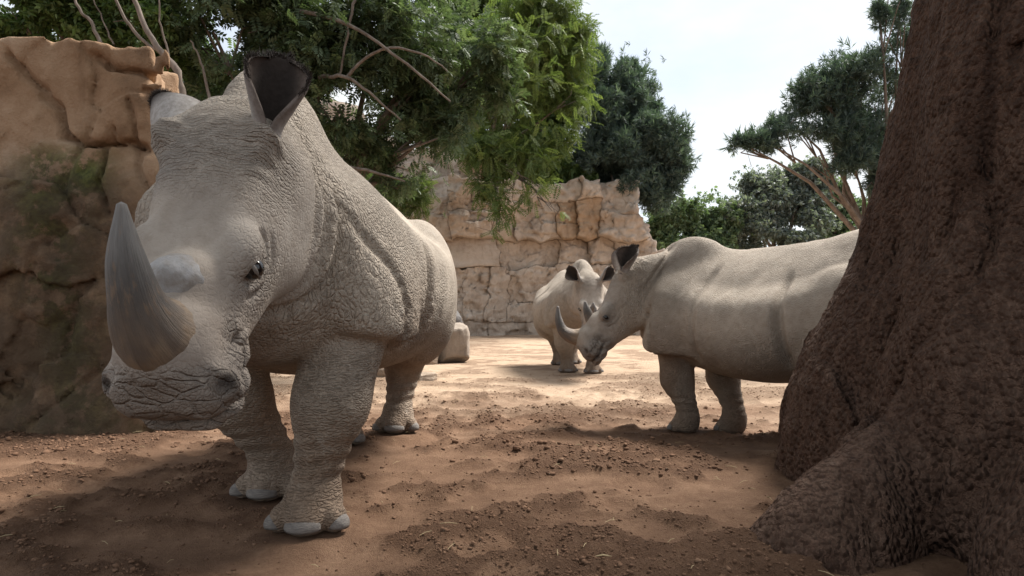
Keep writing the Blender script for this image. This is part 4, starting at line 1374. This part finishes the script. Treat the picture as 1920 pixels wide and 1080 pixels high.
def build_trees():
    LEAF['dark'] = leaf_material('dark_leaf', (.038, .058, .030), (.085, .122, .064), (.170, .210, .128), .32)
    LEAF['bright'] = leaf_material('bright_leaf', (.062, .090, .028), (.116, .160, .050), (.190, .235, .085), .36)
    LEAF['blue'] = leaf_material('blue_leaf', (.042, .066, .062), (.082, .118, .106), (.145, .185, .160), .35)
    LEAF['grey'] = leaf_material('hazy_grey_leaf', (.090, .112, .104), (.145, .172, .158), (.210, .235, .212), .35)  # grey green leaf, paled further to paint in distance haze
    LEAF['mid'] = leaf_material('mid_leaf', (.046, .078, .028), (.090, .140, .050), (.155, .208, .082), .36)
    LEAF['farmid_hazy'] = leaf_material('hazy_far_leaf', (.075, .118, .066), (.130, .185, .104), (.190, .245, .145), .4)  # leaf green lightened so the colour carries the haze of distance
    m = NT('grey_bark', .9, .2)
    C = m.coord('Object')
    m.color(m.ramp(m.noise(m.mapping(C, (1, 1, .3)), 14, 5, .6), [(.3, (.095, .075, .060)), (.6, (.20, .165, .140)), (.8, (.30, .26, .225))]))
    m.normal(m.bump(m.noise(m.mapping(C, (1, 1, .3)), 30, 4), .8, .01))
    bark = m.m
    rng = np.random.default_rng(77)
    Y = 8.8
    make_tree('leafy_tree', 'dark green leafy tree with long grey branches spreading above the large rhinoceros', (-3.2, 10.4, 0), 
        [(400, 60, 110, 100, 8.6), (500, 40, 110, 90, 8.8), (600, 90, 110, 110, 9.0), (700, 60, 130, 110, 9.2), (640, 200, 110, 90, 9.2), (770, 170, 110, 90, 9.6),
         (820, 50, 120, 80, 10), (890, 120, 90, 80, 10), (790, 265, 65, 60, 9.6), (690, 285, 60, 40, 9.8), (480, 180, 90, 80, 9.4), (610, 290, 60, 50, 10.2), (560, 170, 80, 80, 9.6), (380, 170, 40, 60, 9.6), (300, 70, 70, 60, 9.4), (740, 330, 30, 25, 10)],
        15500, 'pinnate', .20, LEAF['dark'], bark, rng, trunk_r=.16,
        paths=[([(560, 20, 8.5), (640, 40, 8.4), (700, 75, 8.3), (780, 135, 8.3), (845, 190, 8.4)], (.030, .012)), ([(650, 145, 8.5), (690, 105, 8.4), (740, 90, 8.3), (800, 105, 8.4), (840, 132, 8.5)], (.024, .008)),
               ([(600, 145, 8.6), (650, 145, 8.4), (700, 180, 8.4), (752, 225, 8.5)], (.030, .010)), ([(665, 0, 8.5), (652, 60, 8.5), (636, 145, 8.5)], (.020, .014)),
               ([(640, 310, 9.0), (700, 322, 8.8), (760, 340, 8.8)], (.028, .010))])
    make_tree('slender_tree', 'bright leafy slender tree with bare grey stems rising behind the boulder', (-5.2, 9.2, 0),
        [(40, 40, 80, 50, 8.2), (130, 30, 80, 45, 8.4), (210, 50, 60, 50, 8.4), (280, 20, 60, 50, 8.2), (90, -20, 110, 50, 8.2), (330, 90, 40, 50, 8.6), (0, 70, 40, 20, 8.4), (150, 75, 70, 20, 8.8)],
        6500, 'broad', .15, LEAF['mid'], bark, rng, trunk_r=.10,
        paths=[([(342, 190, 7.4), (330, 130, 7.4), (300, 95, 7.4), (268, 40, 7.4), (240, -30, 7.4)], (.046, .024)), ([(305, 100, 7.4), (262, 70, 7.4), (232, 30, 7.4), (205, -30, 7.4)], (.022, .014)),
               ([(190, 82, 7.8), (172, 45, 7.8), (150, 18, 7.8), (130, -20, 7.8)], (.024, .014)), ([(322, 120, 7.4), (306, 70, 7.4), (298, 20, 7.4), (300, -20, 7.4)], (.013, .008)),
               ([(215, 85, 8.0), (196, 45, 8.0), (172, -10, 8.0)], (.012, .007)), ([(395, 190, 8.0), (378, 120, 8.0), (358, 75, 8.0)], (.020, .008))])
    make_tree('feathery_tree', 'yellow green feathery tree hanging over the cliff', (-1.6, 24.2, 5.6),
        [(960, 80, 100, 80, 20), (1010, 60, 85, 70, 20.5), (1050, 130, 60, 80, 21), (980, 180, 90, 80, 20), (1030, 240, 60, 70, 20.5), (920, 270, 60, 50, 19.5), (975, 300, 60, 45, 19.5), (1060, 190, 45, 60, 20.5),
         (938, 385, 26, 50, 19.4), (905, 345, 35, 25, 19.4), (1010, 360, 36, 30, 19.4), (1035, 395, 18, 18, 19.4), (1085, 50, 26, 34, 21), (900, 170, 70, 80, 19.8), (1010, 10, 80, 40, 20.6), (930, 435, 14, 16, 19.4)],
        8500, 'feather', .44, LEAF['bright'], bark, rng, trunk_r=.11, droop=.55,
        paths=[([(900, 270, 20), (930, 310, 19.6), (938, 360, 19.5), (935, 435, 19.5)], (.030, .010)), ([(905, 280, 20), (960, 320, 19.6), (1010, 350, 19.5), (1045, 405, 19.5)], (.028, .008))])
    make_tree('olive_tree', 'olive green leafy tree standing behind the feathery one on the cliff', (-3.0, 28, 6.5),
        [(850, 90, 100, 90, 26), (930, 40, 100, 70, 26), (1010, 90, 80, 80, 26), (960, 170, 110, 90, 26), (1040, 190, 60, 80, 26.4), (900, 250, 90, 60, 25), (1060, 80, 40, 50, 26.4), (1010, 270, 70, 60, 25.4), (820, 200, 100, 90, 25), (930, 310, 60, 30, 24.5), (1010, 325, 60, 26, 24.5), (1070, 320, 50, 30, 24.6), (860, 300, 50, 30, 24)],
        11000, 'broad', .42, LEAF['mid'], bark, rng, trunk_r=.2)
    make_tree('dark_conifer', 'dark blue green conifer standing on the end of the cliff', (4.3, 26.6, 5.3),
        [(1150, 230, 55, 75, 25), (1185, 215, 50, 75, 25.4), (1172, 150, 20, 40, 25.3), (1225, 275, 55, 65, 25), (1180, 300, 80, 70, 24.6), (1120, 290, 70, 75, 24.6), (1245, 320, 40, 45, 24.8), (1200, 360, 55, 32, 24.4), (1262, 285, 22, 35, 25), (1110, 170, 45, 80, 25.6), (1150, 350, 60, 34, 24.4), (1125, 110, 14, 24, 25.6), (1210, 215, 22, 30, 25)],
        17000, 'needle', .36, LEAF['blue'], bark, rng, trunk_r=.22, droop=-.1)
    make_tree('blue_green_tree', 'open blue green tree with outstretched branch beside the enormous trunk', (7.4, 12.2, -.1),
        [(1600, 140, 55, 50, 11), (1560, 190, 65, 55, 11), (1640, 200, 60, 70, 11.2), (1520, 170, 30, 40, 10.8), (1500, 245, 55, 28, 10.8), (1430, 262, 34, 16, 10.6), (1385, 266, 20, 12, 10.5), (1580, 260, 60, 40, 11), (1600, 310, 60, 26, 11), (1540, 300, 35, 18, 10.9), (1655, 300, 40, 60, 11.2), (1685, 30, 26, 40, 10.8), (1650, 25, 12, 22, 10.6), (1710, 110, 40, 60, 11), (1640, 350, 26, 24, 11)],
        6200, 'needle', .18, LEAF['blue'], bark, rng, trunk_r=.09, droop=-.1,
        paths=[([(1690, 300, 11.4), (1620, 255, 11), (1520, 240, 10.8), (1400, 266, 10.5)], (.022, .006)), ([(1690, 330, 11.4), (1620, 305, 11), (1560, 305, 10.9)], (.018, .006))])
    for nm, lab, b, ells, n, kind, sz, lf in (
        ('far_tree', 'green broad tree just past the end of the cliff', (9.0, 33, -.1), [(1240, 415, 50, 45, 32), (1280, 405, 50, 46, 32), (1320, 420, 50, 48, 32.5), (1260, 455, 70, 34, 32), (1355, 405, 40, 40, 33), (1330, 460, 60, 30, 32)], 9000, 'broad', .34, LEAF['farmid_hazy']),
        ('far_tree', 'grey green rounded tree above the back of the pale rhinoceros', (14.0, 34, -.1), [(1400, 405, 60, 50, 33), (1445, 375, 65, 52, 33.5), (1500, 375, 65, 60, 33.5), (1420, 440, 80, 44, 33), (1500, 440, 80, 44, 33), (1520, 330, 45, 36, 34), (1480, 340, 30, 24, 34)], 12000, 'broad', .32, LEAF['grey']),
        ('far_tree', 'green tree behind the hindquarters of the pale rhinoceros', (19.0, 35, -.1), [(1560, 375, 45, 55, 35), (1595, 405, 50, 50, 35), (1560, 440, 70, 40, 35), (1640, 430, 70, 50, 35)], 7000, 'broad', .34, LEAF['farmid_hazy']),
        ('far_tree', 'tall dark tree hidden behind the enormous trunk', (25, 36, -.1), [(1700, 380, 80, 90, 36), (1790, 340, 90, 110, 36), (1890, 380, 90, 100, 36)], 3000, 'broad', .6, LEAF['dark'])):
        make_tree(nm, lab, b, ells, n, kind, sz, lf, bark, rng, 'trees beyond the clearing', trunk_r=.25)
    # shrubs on the bank above the big rhinoceros' back
    for k, (px, py, Yd, lf, lab) in enumerate(((700, 345, 20.6, 'mid', 'bright green shrub on the cliff above the back of the large rhinoceros'), (765, 370, 21.2, 'bright', 'yellow green tuft hanging on the cliff below the leafy tree'))):
        p = at(px, py, Yd)
        root = empty('shrub', (p[0], p[1], p[2] - .35))
        tag(root, lab, 'shrub', 'shrubs on the cliff')
        inv = Matrix.Translation((-p[0], -p[1], -(p[2] - .35)))
        bag = Bag()
        for _ in range(9):
            e = p + rng.normal(0, .4, 3) * np.array([1.6, .6, .7]); b0 = p + np.array([rng.normal(0, .1), .1, -.35])
            bag.add(*tube_np([b0, (b0 + e) / 2 + (0, 0, .08), e], [.012, .008, .004], 5))
        link('stem', bag.mesh('stem'), bark, root).matrix_parent_inverse = inv
        link('foliage', leaf_cloud([(p + np.array([rng.normal(0, .3), rng.normal(0, .1), rng.normal(0, .12)]), np.array([.55, .4, .45])) for _ in range(7)], 700, 'feather', .36, rng, LEAF[lf], 'foliage'), None, root).matrix_parent_inverse = inv

# ------------------------------------------------------------------ build
build_ground()
build_cliff()
build_boulder()
build_stones()
build_trees()
build_trunk()
MATS = rhino_materials()
for pr, lab in zip(RHINOS, RLABELS):
    build_rhino(pr, MATS, lab, 'rhinoceroses in the clearing')
